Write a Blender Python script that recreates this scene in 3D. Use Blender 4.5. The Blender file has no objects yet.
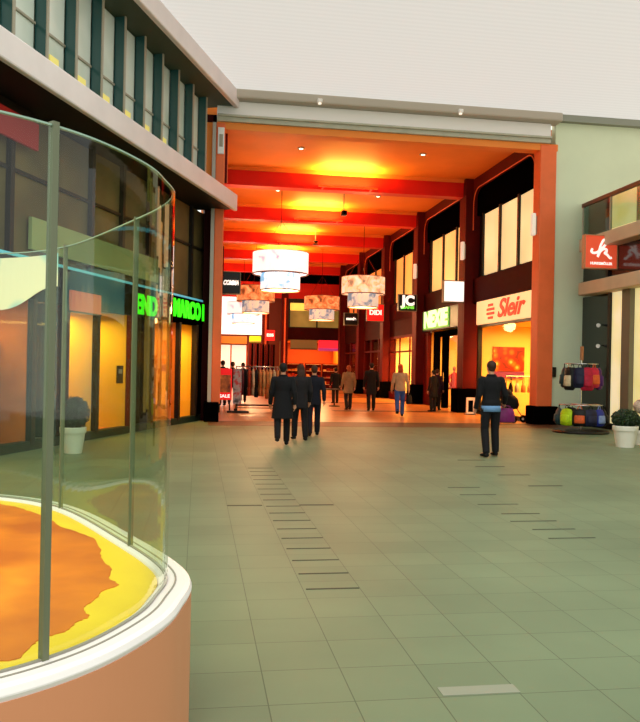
import bpy, bmesh, math, random
from mathutils import Vector, Matrix
random.seed(7)
PI = math.pi
S = bpy.context.scene
COL = S.collection

# ------------------------------------------------------------------ materials
def lin(c):
    out = []
    for v in c:
        v = v / 255.0
        out.append(v / 12.92 if v <= 0.04045 else ((v + 0.055) / 1.055) ** 2.4)
    return (*out, 1.0)

MATS = {}
def new_mat(name):
    m = bpy.data.materials.new(name); m.use_nodes = True
    MATS[name] = m
    return m, m.node_tree, m.node_tree.nodes['Principled BSDF']

def plain(name, rgb, rough=0.6, metal=0.0, noise=0.0, scale=8.0, spec=0.3):
    """diffuse surface whose own colour wanders a little"""
    m, nt, b = new_mat(name)
    c = lin(rgb)
    b.inputs['Roughness'].default_value = rough
    b.inputs['Metallic'].default_value = metal
    b.inputs['Specular IOR Level'].default_value = spec
    if noise > 0:
        tc = nt.nodes.new('ShaderNodeTexCoord'); n = nt.nodes.new('ShaderNodeTexNoise')
        n.inputs['Scale'].default_value = scale; n.inputs['Detail'].default_value = 4
        r = nt.nodes.new('ShaderNodeValToRGB')
        r.color_ramp.elements[0].position = 0.3; r.color_ramp.elements[1].position = 0.7
        r.color_ramp.elements[0].color = (*[v * (1 - noise) for v in c[:3]], 1)
        r.color_ramp.elements[1].color = (*[min(1, v * (1 + noise)) for v in c[:3]], 1)
        nt.links.new(tc.outputs['Object'], n.inputs['Vector'])
        nt.links.new(n.outputs['Fac'], r.inputs['Fac']); nt.links.new(r.outputs['Color'], b.inputs['Base Color'])
    else:
        b.inputs['Base Color'].default_value = c
    return m

def glow(name, rgb, strength=1.0, base=None):
    m, nt, b = new_mat(name)
    c = lin(rgb)
    b.inputs['Base Color'].default_value = lin(base or rgb)
    b.inputs['Emission Color'].default_value = c
    b.inputs['Emission Strength'].default_value = strength
    b.inputs['Roughness'].default_value = 0.5
    return m

def glass(name, tint, refl=1.0, rough=0.02):
    m, nt, b = new_mat(name)
    nt.nodes.remove(b)
    out = nt.nodes['Material Output']
    tr = nt.nodes.new('ShaderNodeBsdfTransparent'); tr.inputs['Color'].default_value = (*tint, 1)
    gl = nt.nodes.new('ShaderNodeBsdfGlossy'); gl.inputs['Roughness'].default_value = rough
    gl.inputs['Color'].default_value = (refl, refl, refl, 1)
    fr = nt.nodes.new('ShaderNodeFresnel'); fr.inputs['IOR'].default_value = 1.45
    mx = nt.nodes.new('ShaderNodeMixShader')
    ge = nt.nodes.new('ShaderNodeNewGeometry'); iv = nt.nodes.new('ShaderNodeMath'); iv.operation = 'SUBTRACT'; iv.inputs[0].default_value = 1.0
    ml = nt.nodes.new('ShaderNodeMath'); ml.operation = 'MULTIPLY'
    nt.links.new(ge.outputs['Backfacing'], iv.inputs[1]); nt.links.new(iv.outputs[0], ml.inputs[0]); nt.links.new(fr.outputs['Fac'], ml.inputs[1])
    nt.links.new(ml.outputs[0], mx.inputs['Fac'])
    nt.links.new(tr.outputs['BSDF'], mx.inputs[1]); nt.links.new(gl.outputs['BSDF'], mx.inputs[2])
    nt.links.new(mx.outputs['Shader'], out.inputs['Surface'])
    return m

def ramp_mat(name, stops, scale=3.0, detail=4.0, emit=0.0, rough=0.5, kind='noise', distortion=0.0):
    """colours spread by a noise or cell pattern; emit > 0 for a lamp shade or a backlit print"""
    m, nt, b = new_mat(name)
    tc = nt.nodes.new('ShaderNodeTexCoord')
    if kind == 'noise':
        n = nt.nodes.new('ShaderNodeTexNoise'); n.inputs['Detail'].default_value = detail
        n.inputs['Distortion'].default_value = distortion; fac = n.outputs['Fac']
    else:
        n = nt.nodes.new('ShaderNodeTexVoronoi'); fac = n.outputs['Distance']
    n.inputs['Scale'].default_value = scale
    r = nt.nodes.new('ShaderNodeValToRGB'); cr = r.color_ramp
    while len(cr.elements) < len(stops): cr.elements.new(0.5)
    for e, (p, c) in zip(cr.elements, stops): e.position = p; e.color = lin(c)
    nt.links.new(tc.outputs['Object'], n.inputs['Vector']); nt.links.new(fac, r.inputs['Fac'])
    nt.links.new(r.outputs['Color'], b.inputs['Base Color'])
    b.inputs['Roughness'].default_value = rough
    if emit > 0:
        nt.links.new(r.outputs['Color'], b.inputs['Emission Color'])
        b.inputs['Emission Strength'].default_value = emit
    return m

def tile_mat(name, rgb, mortar, size, rough, vary=0.12, msize=0.006, spec=0.4, stain=0.25):
    m, nt, b = new_mat(name)
    tc = nt.nodes.new('ShaderNodeTexCoord'); mp = nt.nodes.new('ShaderNodeMapping')
    br = nt.nodes.new('ShaderNodeTexBrick')
    br.offset = 0.0; br.squash = 1.0
    br.inputs['Scale'].default_value = 1.0
    br.inputs['Brick Width'].default_value = size; br.inputs['Row Height'].default_value = size
    br.inputs['Mortar Size'].default_value = msize; br.inputs['Mortar Smooth'].default_value = 0.2
    c = lin(rgb)
    br.inputs['Color1'].default_value = (*[v * (1 - vary) for v in c[:3]], 1)
    br.inputs['Color2'].default_value = (*[v * (1 + vary) for v in c[:3]], 1)
    br.inputs['Mortar'].default_value = lin(mortar)
    mp.inputs['Location'].default_value = (-0.36 + size * 20, -3.67 + size * 20, 0)
    n = nt.nodes.new('ShaderNodeTexNoise'); n.inputs['Scale'].default_value = 0.55; n.inputs['Detail'].default_value = 6
    rr = nt.nodes.new('ShaderNodeMapRange'); rr.inputs[1].default_value = 0.3; rr.inputs[2].default_value = 0.7
    rr.inputs[3].default_value = 1 - stain; rr.inputs[4].default_value = 1 + stain * 0.4
    mul = nt.nodes.new('ShaderNodeVectorMath'); mul.operation = 'MULTIPLY'
    nt.links.new(tc.outputs['Object'], mp.inputs['Vector']); nt.links.new(mp.outputs['Vector'], br.inputs['Vector'])
    nt.links.new(tc.outputs['Object'], n.inputs['Vector']); nt.links.new(n.outputs['Fac'], rr.inputs[0])
    nt.links.new(br.outputs['Color'], mul.inputs[0]); nt.links.new(rr.outputs[0], mul.inputs[1])
    nt.links.new(mul.outputs[0], b.inputs['Base Color'])
    b.inputs['Roughness'].default_value = rough; b.inputs['Specular IOR Level'].default_value = spec
    return m

# ------------------------------------------------------------------ mesh builder
class MB:
    def __init__(s): s.bm = bmesh.new()
    def box(s, x0, x1, y0, y1, z0, z1):
        v = [s.bm.verts.new((x, y, z)) for z in (z0, z1) for y in (y0, y1) for x in (x0, x1)]
        for f in ((0, 2, 3, 1), (4, 5, 7, 6), (0, 1, 5, 4), (2, 6, 7, 3), (0, 4, 6, 2), (1, 3, 7, 5)):
            s.bm.faces.new([v[i] for i in f])
        return s
    def prism(s, poly, a, b, axis='z'):
        """closed outline extruded from a to b; axis names the extrusion direction"""
        def P(p, t):
            return {'z': (p[0], p[1], t), 'x': (t, p[0], p[1]), 'y': (p[0], t, p[1])}[axis]
        lo = [s.bm.verts.new(P(p, a)) for p in poly]; hi = [s.bm.verts.new(P(p, b)) for p in poly]
        n = len(poly)
        s.bm.faces.new(lo[::-1]); s.bm.faces.new(hi)
        for i in range(n): s.bm.faces.new((lo[i], lo[(i + 1) % n], hi[(i + 1) % n], hi[i]))
        return s
    def ring_prism(s, outer, inner, a, b, axis='z', closed=True):
        """band between two outlines of equal count, extruded"""
        def P(p, t):
            return {'z': (p[0], p[1], t), 'x': (t, p[0], p[1]), 'y': (p[0], t, p[1])}[axis]
        n = len(outer)
        V = [[s.bm.verts.new(P(p, t)) for p in ring] for ring in (outer, inner) for t in (a, b)]
        oa, ob, ia, ib = V
        for i in range(n if closed else n - 1):
            j = (i + 1) % n
            s.bm.faces.new((oa[i], oa[j], ob[j], ob[i])); s.bm.faces.new((ia[j], ia[i], ib[i], ib[j]))
            s.bm.faces.new((ob[i], ob[j], ib[j], ib[i])); s.bm.faces.new((oa[j], oa[i], ia[i], ia[j]))
        if not closed:
            for i in (0, n - 1): s.bm.faces.new((oa[i], ob[i], ib[i], ia[i]))
        return s
    def tube(s, pts, radii, seg=10, caps=True):
        """round tube through points, each with its own radius"""
        pts = [Vector(p) for p in pts]
        if not isinstance(radii, (list, tuple)): radii = [radii] * len(pts)
        rings = []
        up = None
        for i, p in enumerate(pts):
            d = (pts[min(i + 1, len(pts) - 1)] - pts[max(i - 1, 0)])
            d = d.normalized() if d.length > 1e-9 else Vector((0, 0, 1))
            if up is None:
                up = Vector((0, 1, 0)) if abs(d.z) > 0.8 else Vector((0, 0, 1))
            a = d.cross(up).normalized(); b = a.cross(d).normalized(); up = b
            r = radii[i]; rx, ry = (r if isinstance(r, tuple) else (r, r))
            rings.append([s.bm.verts.new(p + a * (rx * math.cos(2 * PI * k / seg)) + b * (ry * math.sin(2 * PI * k / seg))) for k in range(seg)])
        for A, B in zip(rings, rings[1:]):
            for k in range(seg): s.bm.faces.new((A[k], A[(k + 1) % seg], B[(k + 1) % seg], B[k]))
        if caps:
            s.bm.faces.new(rings[0][::-1]); s.bm.faces.new(rings[-1])
        return s
    def capsule(s, p, q, r0, r1, seg=10):
        p, q = Vector(p), Vector(q); d = (q - p).normalized()
        pts, rad = [], []
        for t in (-1, -0.8, -0.4): pts.append(p + d * r0 * t); rad.append(r0 * math.sqrt(max(0.02, 1 - t * t)))
        pts.append(p); rad.append(r0); pts.append(q); rad.append(r1)
        for t in (0.4, 0.8, 1): pts.append(q + d * r1 * t); rad.append(r1 * math.sqrt(max(0.02, 1 - t * t)))
        return s.tube(pts, rad, seg)
    def loft(s, rings, seg=20):
        """stack of ellipses: (z, cx, cy, rx, ry)"""
        R = [[s.bm.verts.new((cx + rx * math.cos(2 * PI * k / seg), cy + ry * math.sin(2 * PI * k / seg), z)) for k in range(seg)] for z, cx, cy, rx, ry in rings]
        for A, B in zip(R, R[1:]):
            for k in range(seg): s.bm.faces.new((A[k], A[(k + 1) % seg], B[(k + 1) % seg], B[k]))
        s.bm.faces.new(R[0][::-1]); s.bm.faces.new(R[-1])
        return s
    def lathe(s, prof, seg=32, cx=0, cy=0):
        R = [[s.bm.verts.new((cx + r * math.cos(2 * PI * k / seg), cy + r * math.sin(2 * PI * k / seg), z)) for k in range(seg)] for r, z in prof]
        for A, B in zip(R, R[1:]):
            for k in range(seg): s.bm.faces.new((A[k], A[(k + 1) % seg], B[(k + 1) % seg], B[k]))
        if prof[0][0] > 1e-4: s.bm.faces.new(R[0][::-1])
        if prof[-1][0] > 1e-4: s.bm.faces.new(R[-1])
        return s
    def ball(s, c, rx, ry=None, rz=None, u=16, v=10):
        ry = ry or rx; rz = rz or rx
        m = Matrix.Translation(c) @ Matrix.Diagonal((rx, ry, rz, 1))
        bmesh.ops.create_uvsphere(s.bm, u_segments=u, v_segments=v, radius=1, matrix=m)
        return s
    def torus(s, c, R, r, seg=40, sub=8):
        rings = []
        for i in range(seg):
            a = 2 * PI * i / seg
            rings.append([s.bm.verts.new((c[0] + (R + r * math.cos(2 * PI * k / sub)) * math.cos(a), c[1] + (R + r * math.cos(2 * PI * k / sub)) * math.sin(a), c[2] + r * math.sin(2 * PI * k / sub))) for k in range(sub)])
        for i in range(seg):
            A, B = rings[i], rings[(i + 1) % seg]
            for k in range(sub): s.bm.faces.new((A[k], B[k], B[(k + 1) % sub], A[(k + 1) % sub]))
        return s
    def xf(s, M):
        bmesh.ops.transform(s.bm, matrix=M, verts=s.bm.verts); return s
    def build(s, name, mat, parent=None, smooth=False, bevel=0.0, loc=None, rot=None):
        bmesh.ops.recalc_face_normals(s.bm, faces=s.bm.faces)
        me = bpy.data.meshes.new(name); s.bm.to_mesh(me); s.bm.free()
        o = bpy.data.objects.new(name, me); COL.objects.link(o)
        if mat is not None: me.materials.append(mat)
        if smooth:
            for p in me.polygons: p.use_smooth = True
        if bevel > 0:
            b = o.modifiers.new('bevel', 'BEVEL'); b.width = bevel; b.segments = 2; b.limit_method = 'ANGLE'
        if parent is not None: o.parent = parent
        if loc is not None: o.location = loc
        if rot is not None: o.rotation_euler = rot
        return o

def tag(o, label=None, cat=None, group=None, kind=None):
    if label: o['label'] = label
    if cat: o['category'] = cat
    if group: o['group'] = group
    if kind: o['kind'] = kind
    return o
def thing(name, label, cat, loc=(0, 0, 0), rz=0.0, group=None):
    o = bpy.data.objects.new(name, None); COL.objects.link(o)
    o.location = loc; o.rotation_euler = (0, 0, rz); o.empty_display_size = 0.1
    return tag(o, label, cat, group)
def struct_root(name, loc=(0, 0, 0), rz=0.0):
    o = bpy.data.objects.new(name, None); COL.objects.link(o)
    o.location = loc; o.rotation_euler = (0, 0, rz)
    return tag(o, kind='structure')
def struct(o): return tag(o, kind='structure')
def copy_tree(o, parent=None):
    c = o.copy(); COL.objects.link(c); c.parent = parent
    for ch in list(o.children): copy_tree(ch, c)
    return c
def bake(o):
    """replace the modifiers of an object by the mesh they make"""
    dg = bpy.context.evaluated_depsgraph_get()
    me = bpy.data.meshes.new_from_object(o.evaluated_get(dg))
    o.modifiers.clear(); o.data = me
    return o
def lettering(name, s, size, mat, parent, loc, rot, ext=0.012, bold=0.0, shear=0.0, width=None):
    cu = bpy.data.curves.new(name, 'FONT'); cu.body = s; cu.size = size; cu.extrude = ext
    cu.align_x = 'CENTER'; cu.align_y = 'CENTER'; cu.offset = bold; cu.shear = shear
    t = bpy.data.objects.new(name + '_t', cu); COL.objects.link(t)
    dg = bpy.context.evaluated_depsgraph_get(); dg.update()
    me = bpy.data.meshes.new_from_object(t.evaluated_get(dg))
    bpy.data.objects.remove(t); bpy.data.curves.remove(cu)
    if width:
        xs = [v.co.x for v in me.vertices]; k = width / (max(xs) - min(xs))
        for v in me.vertices: v.co.x *= k
    me.materials.clear(); me.materials.append(mat)
    o = bpy.data.objects.new(name, me); COL.objects.link(o)
    o.parent = parent; o.location = loc; o.rotation_euler = rot
    return o
FACE_CAM = (PI / 2, 0, 0)             # faces -Y
FACE_LEFT = (PI / 2, 0, -PI / 2)      # faces -X
FACE_RIGHT = (PI / 2, 0, PI / 2)      # faces +X

# palette
plaza_m = tile_mat('plaza_tiles', (112, 126, 96), (78, 88, 64), 0.4175, 0.5, vary=0.06, msize=0.0032, stain=0.2, spec=0.28)
hallfl_m = tile_mat('hall_floor_tiles', (222, 144, 74), (150, 90, 60), 0.6, 0.28, vary=0.06, stain=0.2)
white_m = plain('painted_white', (250, 244, 238), 0.5)
sill_m = plain('white_sill', (236, 228, 226), 0.3)
peach_m = plain('peach_panel', (206, 138, 100), 0.45)
canopy_m = plain('canopy_metal', (232, 220, 218), 0.4, noise=0.05, scale=1.5)
black_m = plain('black_paint', (5, 4, 4), 1.0, spec=0.0)
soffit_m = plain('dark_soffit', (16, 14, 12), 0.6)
darkframe_m = plain('dark_frame', (22, 18, 14), 0.4)
orange_m = plain('orange_plaster', (250, 142, 56), 0.6, noise=0.05, scale=1.0)
orangecol_m = plain('orange_column', (246, 116, 62), 0.5, noise=0.06, scale=2)
red_m = plain('red_beam', (226, 30, 12), 0.45, noise=0.06, scale=1.2)
dred_m = plain('dark_red_steel', (92, 15, 8), 0.6, noise=0.15, scale=2, spec=0.12)
maroon_m = plain('maroon_panel', (52, 8, 6), 0.7, noise=0.2, scale=1.5, spec=0.08)
green_wall_m = plain('pale_green_plaster', (226, 235, 202), 0.7, noise=0.04, scale=0.8)
rail_m = plain('grey_rail', (186, 182, 160), 0.4, noise=0.1, scale=3)
gutter_m = plain('gutter_metal', (190, 178, 162), 0.4)
ledge_m = plain('tan_ledge', (208, 186, 154), 0.55, noise=0.06, scale=2)
tealline_m = glow('teal_strip', (90, 180, 200), 0.6)
fin_m = plain('teal_glass_fin', (44, 84, 82), 0.15, spec=0.6)
palewin_m = ramp_mat('pale_window', [(0.3, (196, 210, 192)), (0.55, (236, 240, 228)), (0.75, (236, 230, 196))], 0.6, 2, rough=0.15)
tan_m = ramp_mat('tan_blind', [(0.3, (86, 74, 42)), (0.7, (116, 98, 54))], 1.2, 2, rough=0.5)
chrome_m = plain('chrome', (200, 200, 195), 0.2, metal=1.0)
cap_m = plain('fixture_grey', (170, 160, 140), 0.4)
kglass_m = glass('kiosk_glass', (0.90, 0.96, 0.90), 0.9)
wglass_m = glass('window_glass', (0.95, 0.97, 0.94), 0.3)
bglass_m = glass('balustrade_glass', (0.72, 0.84, 0.78), 0.8)
joint_m = plain('glass_joint', (104, 108, 84), 0.35)
potwhite_m = plain('white_pot', (228, 222, 206), 0.5)
soil_m = plain('soil', (40, 28, 18), 0.9)

# ------------------------------------------------------------------ camera
cam_d = bpy.data.cameras.new('camera'); cam = bpy.data.objects.new('camera', cam_d); COL.objects.link(cam)
cam_d.sensor_fit = 'VERTICAL'; cam_d.sensor_height = 24.0; cam_d.lens = 24.0 * 780 / 722
yaw = math.atan(122 / 780)
f = Vector((math.sin(yaw), math.cos(yaw), 0)); r = Vector((math.cos(yaw), -math.sin(yaw), 0)); u = Vector((0, 0, 1))
roll = 0.02
R2 = r * math.cos(roll) + u * math.sin(roll)
U2 = -r * math.sin(roll) + u * math.cos(roll)
mw = Matrix((R2, U2, -f)).transposed().to_4x4(); mw.translation = Vector((0, 0, 1.6))
cam.matrix_world = mw
cam_d.shift_y = 6.4 / 722
cam_d.clip_start = 0.05; cam_d.clip_end = 300
S.camera = cam

# ------------------------------------------------------------------ the plaza: floor, roof, right-hand wall
YE = 22.6                               # entrance plane of the hall
XL, XR = 0.6, 10.3                      # hall walls
HC = 8.85                               # hall ceiling
YB = 57.0                               # far wall of the hall
struct(MB().box(-22, 20, -9, YE, -0.2, 0).build('floor_plaza', plaza_m))
struct(MB().box(XL - 4, XR + 4, YE, YB + 6, -0.2, 0.0).build('floor_hall', hallfl_m))
dark_band_m = plain('floor_band', (120, 62, 40), 0.3, noise=0.1)
for i, y in enumerate((28.6, 35.1, 41.6, 48.1)):
    struct(MB().box(5.0, XR - 0.6, y - 0.35, y + 0.35, 0.0, 0.006).build('trim_floor_band', dark_band_m))
struct(MB().box(XL - 0.3, 11.0, 20.9, YE, 0.0, 0.004).build('trim_threshold', plain('brown_threshold', (92, 62, 42), 0.5, noise=0.15, scale=1.5)))  # flat brown strip imitating the shade in front of the entrance
groove_m = plain('paving_groove', (58, 60, 46), 0.6)
g = MB()
yy = 5.55
while yy < 12.4:
    g.box(0.80, 1.19, yy, yy + 0.022, 0.0, 0.003); yy += 0.4175 if yy < 7.2 else 0.4175
for yy in (7.05, 7.46, 7.88, 8.30, 8.90, 9.6, 10.2):
    g.box(3.4 - 0.12 * random.random(), 3.84, yy, yy + 0.025, 0.0, 0.003)
for yy in (8.3, 9.4, 10.4, 11.3):
    g.box(4.6, 5.1, yy + 2, yy + 2.05, 0.0, 0.003)
for i in range(2):
    g.box(0.36 + 0.4175 * i * 2, 0.76 + 0.4175 * i * 2, 8.94, 8.99, 0, 0.003)
struct(g.build('trim_paving_grooves', groove_m))
struct(MB().box(1.22, 1.62, 3.68, 3.78, 0, 0.003).build('trim_pale_slab', plain('pale_slab', (136, 140, 122), 0.4)))

# translucent sheet roof over the plaza
m, nt, b = new_mat('translucent_roof'); nt.nodes.remove(b)
tl = nt.nodes.new('ShaderNodeBsdfTranslucent'); df = nt.nodes.new('ShaderNodeBsdfDiffuse'); mx = nt.nodes.new('ShaderNodeMixShader')
tc = nt.nodes.new('ShaderNodeTexCoord'); wv = nt.nodes.new('ShaderNodeTexWave'); wv.wave_type = 'BANDS'; wv.bands_direction = 'Y'
wv.inputs['Scale'].default_value = 1.6; wv.inputs['Distortion'].default_value = 0.3
rp = nt.nodes.new('ShaderNodeValToRGB'); rp.color_ramp.elements[0].color = (0.62, 0.58, 0.57, 1); rp.color_ramp.elements[1].color = (0.65, 0.61, 0.60, 1)
nt.links.new(tc.outputs['Object'], wv.inputs['Vector']); nt.links.new(wv.outputs['Fac'], rp.inputs['Fac'])
nt.links.new(rp.outputs['Color'], tl.inputs['Color']); nt.links.new(rp.outputs['Color'], df.inputs['Color'])
mx.inputs['Fac'].default_value = 0.35
nt.links.new(tl.outputs['BSDF'], mx.inputs[1]); nt.links.new(df.outputs['BSDF'], mx.inputs[2])
nt.links.new(mx.outputs['Shader'], nt.nodes['Material Output'].inputs['Surface'])
rf = bmesh.new(); vs = [rf.verts.new(p) for p in ((-7, 13.6, 9.42), (18, 13.6, 9.42), (18, 22.35, 9.42), (-7, 22.35, 9.42))]; rf.faces.new(vs)
me = bpy.data.meshes.new('ceiling_plaza'); rf.to_mesh(me); rf.free(); me.materials.append(m)
roof = struct(bpy.data.objects.new('ceiling_plaza', me)); COL.objects.link(roof)

# fascia above the hall entrance
struct(MB().box(0.2, 10.7, 22.05, 22.6, 9.14, 9.41).build('trim_gutter', gutter_m, bevel=0.05))
struct(MB().box(0.4, 10.45, 22.35, 22.7, 8.75, 9.13).build('trim_fascia', white_m))
struct(MB().box(0.4, 10.45, 22.30, 22.7, 8.53, 8.75).box(0.4, 10.45, 22.24, 22.30, 8.66, 8.73).build('trim_shutter_rail', rail_m, bevel=0.02))
struct(MB().box(0.4, 10.7, 22.38, 22.8, 8.33, 8.53).build('trim_header', orange_m))
for x in (3.28, 7.46):
    t = thing('gutter_lamp', 'small white lamp under the gutter, ' + ('left of the middle of the entrance' if x < 5 else 'nearer the right corner of the entrance'), 'lamp', (x, 22.04, 9.2), 0, 'small lamps on the gutter')
    MB().box(-0.07, 0.07, -0.12, 0.03, -0.06, 0.05).build('housing', white_m, t, bevel=0.02)
    MB().tube([(0, -0.05, -0.06), (0, -0.05, -0.10)], [0.045, 0.05], 12).build('lens', glow('lamp_lens', (255, 240, 220), 0.8) if 'lamp_lens' not in MATS else MATS['lamp_lens'], t)

# wall facing the camera right of the entrance
struct(MB().box(10.66, 18, 22.45, 22.75, 0, 9.42).build('wall_front', green_wall_m))
struct(MB().box(10.7, 18, 22.25, 22.45, 9.22, 9.42).build('trim_wall_top', plain('grey_cornice', (150, 152, 138), 0.6)))  # grey bar painted as the shadow band where wall meets ceiling
struct(MB().box(10.70, 10.78, 22.36, 22.45, 1.45, 1.75).build('trim_socket_box', darkframe_m))

# ------------------------------------------------------------------ hall shell
struct(MB().box(XL - 0.6, XR + 0.9, YE + 0.2, YB + 6, HC, HC + 0.25).build('ceiling_hall', orange_m))
beams = [28.5 + 6.5 * k for k in range(5)]
for y in beams:
    struct(MB().box(XL, XR, y, y + 0.5, 8.18, HC).build('ceiling_beam', red_m))
    struct(MB().box(XL, XR, y - 0.06, y, 8.72, HC).build('ceiling_beam_trim', orange_m))

def rounded(y0, y1, z0, z1, rad, n=8):
    """opening outline (y, z), its two upper corners rounded"""
    p = [(y0, z0), (y1, z0)]
    for k in range(n + 1):
        a = (PI / 2) * k / n; p.append((y1 - rad + rad * math.cos(a), z1 - rad + rad * math.sin(a)))
    for k in range(n + 1):
        a = PI / 2 + (PI / 2) * k / n; p.append((y0 + rad + rad * math.cos(a), z1 - rad + rad * math.sin(a)))
    return p
colY = [22.6, 28.6, 35.1, 41.6, 48.1, 54.6]
up_cols = [(252, 230, 164), (255, 206, 120), (255, 178, 84), (250, 150, 64), (240, 132, 56)]
up_mats = [ramp_mat('lit_blind_%s' % n, [(0.3, tuple(int(v * 0.86) for v in c)), (0.7, c)], 0.7, 2, emit=e) for n, c, e in zip(('cream', 'yellow', 'amber', 'orange', 'copper'), up_cols, (0.8, 0.85, 0.8, 0.7, 0.55))]
def hall_side(side):
    """columns, arches, upper windows and spandrels of one long wall; side +1 right, -1 left"""
    X = XR if side > 0 else XL
    def bx(mb, a, b, *rest):              # a, b measured outwards from the wall plane
        x0, x1 = X + side * a, X + side * b
        return mb.box(min(x0, x1), max(x0, x1), *rest)
    nm = 'right' if side > 0 else 'left'
    for i, y in enumerate(colY):
        if i == 0: continue
        c = struct_root('column')
        P_ = 0.45 if side > 0 else 0.0
        bx(MB(), -P_, 0.3, y - 0.3, y + 0.3, 0.9, HC).build('shaft', dred_m, c, bevel=0.03)
        bx(MB(), -P_, -P_ + 0.05, y - 0.42, y - 0.3, 0.9, 8.2).build('flange', dred_m, c)
        bx(MB(), -P_ * 1.38, 0.3, y - 0.42, y + 0.42, 0.0, 0.9).build('plinth', black_m, c, bevel=0.02)
    for i in range(5):
        y0, y1 = colY[i] + (0.3 if i else 0.2), colY[i + 1] - 0.3
        # arch trim with rounded upper corners
        out = rounded(y0, y1, 6.9, HC - 0.02, 0.02); inn = rounded(y0 + 0.03, y1 - 0.03, 6.9, 8.42, 0.55)
        xa, xb = X - side * 0.12, X + side * 0.0
        struct(MB().ring_prism(out[1:] + out[:1], inn[1:] + inn[:1], min(xa, xb), max(xa, xb), 'x', closed=False).build('trim_arch', dred_m))
        struct(MB().tube([(xa, q[0], q[1]) for q in inn[1:]] + [(xa, inn[0][0], inn[0][1])], 0.022, 6).build('trim_arch_bead', orangecol_m))
        struct(bx(MB(), 0.04, 0.3, y0, y1, 7.45, HC).build('wall_%s_top_panel' % nm, black_m))
        struct(bx(MB(), -0.08, 0.3, y0, y1, 4.16, 5.06).build('wall_%s_spandrel' % nm, maroon_m))
        w = struct_root('window_%d' % (i + 1 if side > 0 else i + 11))
        bx(MB(), 0.16, 0.3, y0, y1, 5.06, 7.45).build('window_frame', darkframe_m, w)
        n = 3; ws = (y1 - 0.62 - y0) / n
        for k in range(n):
            bx(MB(), 0.10, 0.17, y0 + ws * k + 0.04, y0 + ws * (k + 1) - 0.04, 5.14, 7.40).build('pane', up_mats[i], w)
            bx(MB(), 0.02, 0.17, y0 + ws * (k + 1) - 0.06, y0 + ws * (k + 1) + 0.06, 5.06, 7.45).build('mullion', darkframe_m, w)
hall_side(1); hall_side(-1)

# entrance columns, orange with black plinths
for x0, x1, nm in ((10.14, 10.66, 'right'), (0.38, 0.64, 'left')):
    c = struct_root('column')
    MB().box(x0, x1, 22.35, 22.85, 0.5, 8.5).build('shaft', orangecol_m, c, bevel=0.03)
    if nm == 'right': MB().box(10.02, 10.82, 22.25, 22.85, 0, 0.56).build('plinth', black_m, c, bevel=0.03)
    else: MB().box(0.18, 0.60, 22.15, 22.85, 0, 0.56).build('plinth', black_m, c, bevel=0.03)
struct(MB().box(0.28, 0.38, 22.35, 22.6, 0.0, 8.5).build('trim_left_edge', gutter_m))
t = thing('wall_plaque', 'small white plaque high on the orange column at the left of the entrance', 'sign', (0.52, 22.33, 7.6))
MB().box(-0.09, 0.09, -0.04, 0.02, 0, 0.75).build('panel', white_m, t, bevel=0.01)
MB().box(-0.05, 0.05, -0.05, -0.04, 0.2, 0.55).build('pictogram', cap_m, t)
struct(MB().box(-0.7, 0.38, 22.5, 22.7, 6.2, 8.53).build('trim_header_end', orange_m))
# wall lamps on the columns of the right-hand side
for i, y in enumerate((22.55, 28.2, 34.7, 41.2)):
    w = ['the entrance column', 'the second column from the entrance', 'the third column from the entrance', 'the fourth column from the entrance'][i]
    t = thing('wall_lamp', 'small pale box lamp high up on ' + w + ' at right', 'lamp', (10.06 if i == 0 else 9.78, y, 5.75), 0, 'box lamps on the right-hand columns')
    MB().box(-0.02, 0.08, -0.03, 0.10, 0.05, 0.6).build('bracket', cap_m, t)
    MB().box(-0.10, 0.02, -0.10, 0.06, 0.0, 0.68).build('housing', MATS.get('lamp_box') or glow('lamp_box', (235, 225, 205), 0.45), t, bevel=0.02)

# ------------------------------------------------------------------ shop fronts along the right-hand wall
def light(name, kind, loc, energy, rgb, size=0.3, target=None, spot=None):
    d = bpy.data.lights.new(name, kind); d.energy = energy; d.color = lin(rgb)[:3]
    if kind == 'AREA':
        d.shape = 'RECTANGLE'; d.size = size if not isinstance(size, tuple) else size[0]; d.size_y = size if not isinstance(size, tuple) else size[1]
    elif kind in ('POINT', 'SPOT'): d.shadow_soft_size = size
    if spot: d.spot_size = spot; d.spot_blend = 0.6
    o = bpy.data.objects.new(name, d); COL.objects.link(o); o.location = loc
    if target is not None:
        o.rotation_euler = (Vector(target) - Vector(loc)).to_track_quat('-Z', 'Y').to_euler()
    return o
WARM = (255, 190, 110)
shop_wall = {k: plain('shop_wall_' + k, c, 0.7) for k, c in dict(yellow=(250, 216, 120), cream=(252, 228, 176), amber=(220, 140, 60), brown=(90, 30, 16)).items()}
def shop_room(i, col, energy, depth=3.2, z1=3.3, rgb=WARM):
    y0, y1 = colY[i] + 0.35, colY[i + 1] - 0.35
    x0, x1 = XR + 0.02, XR + depth
    mb = MB()
    mb.box(x1, x1 + 0.1, y0, y1, 0, z1)               # back
    mb.box(x0 + 0.3, x1, y1, y1 + 0.1, 0, z1).box(x0 + 0.3, x1, y0 - 0.1, y0, 0, z1)
    mb.box(x0 + 0.3, x1 + 0.1, y0 - 0.1, y1 + 0.1, z1, z1 + 0.1)
    struct(mb.build('wall_shop_interior', shop_wall[col]))
    if energy: light('shop_lamp', 'AREA', ((x0 + x1) / 2, (y0 + y1) / 2, z1 - 0.15), energy, rgb, (depth * 0.6, 3.0), ((x0 + x1) / 2, (y0 + y1) / 2, 0))
    return y0, y1
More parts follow.
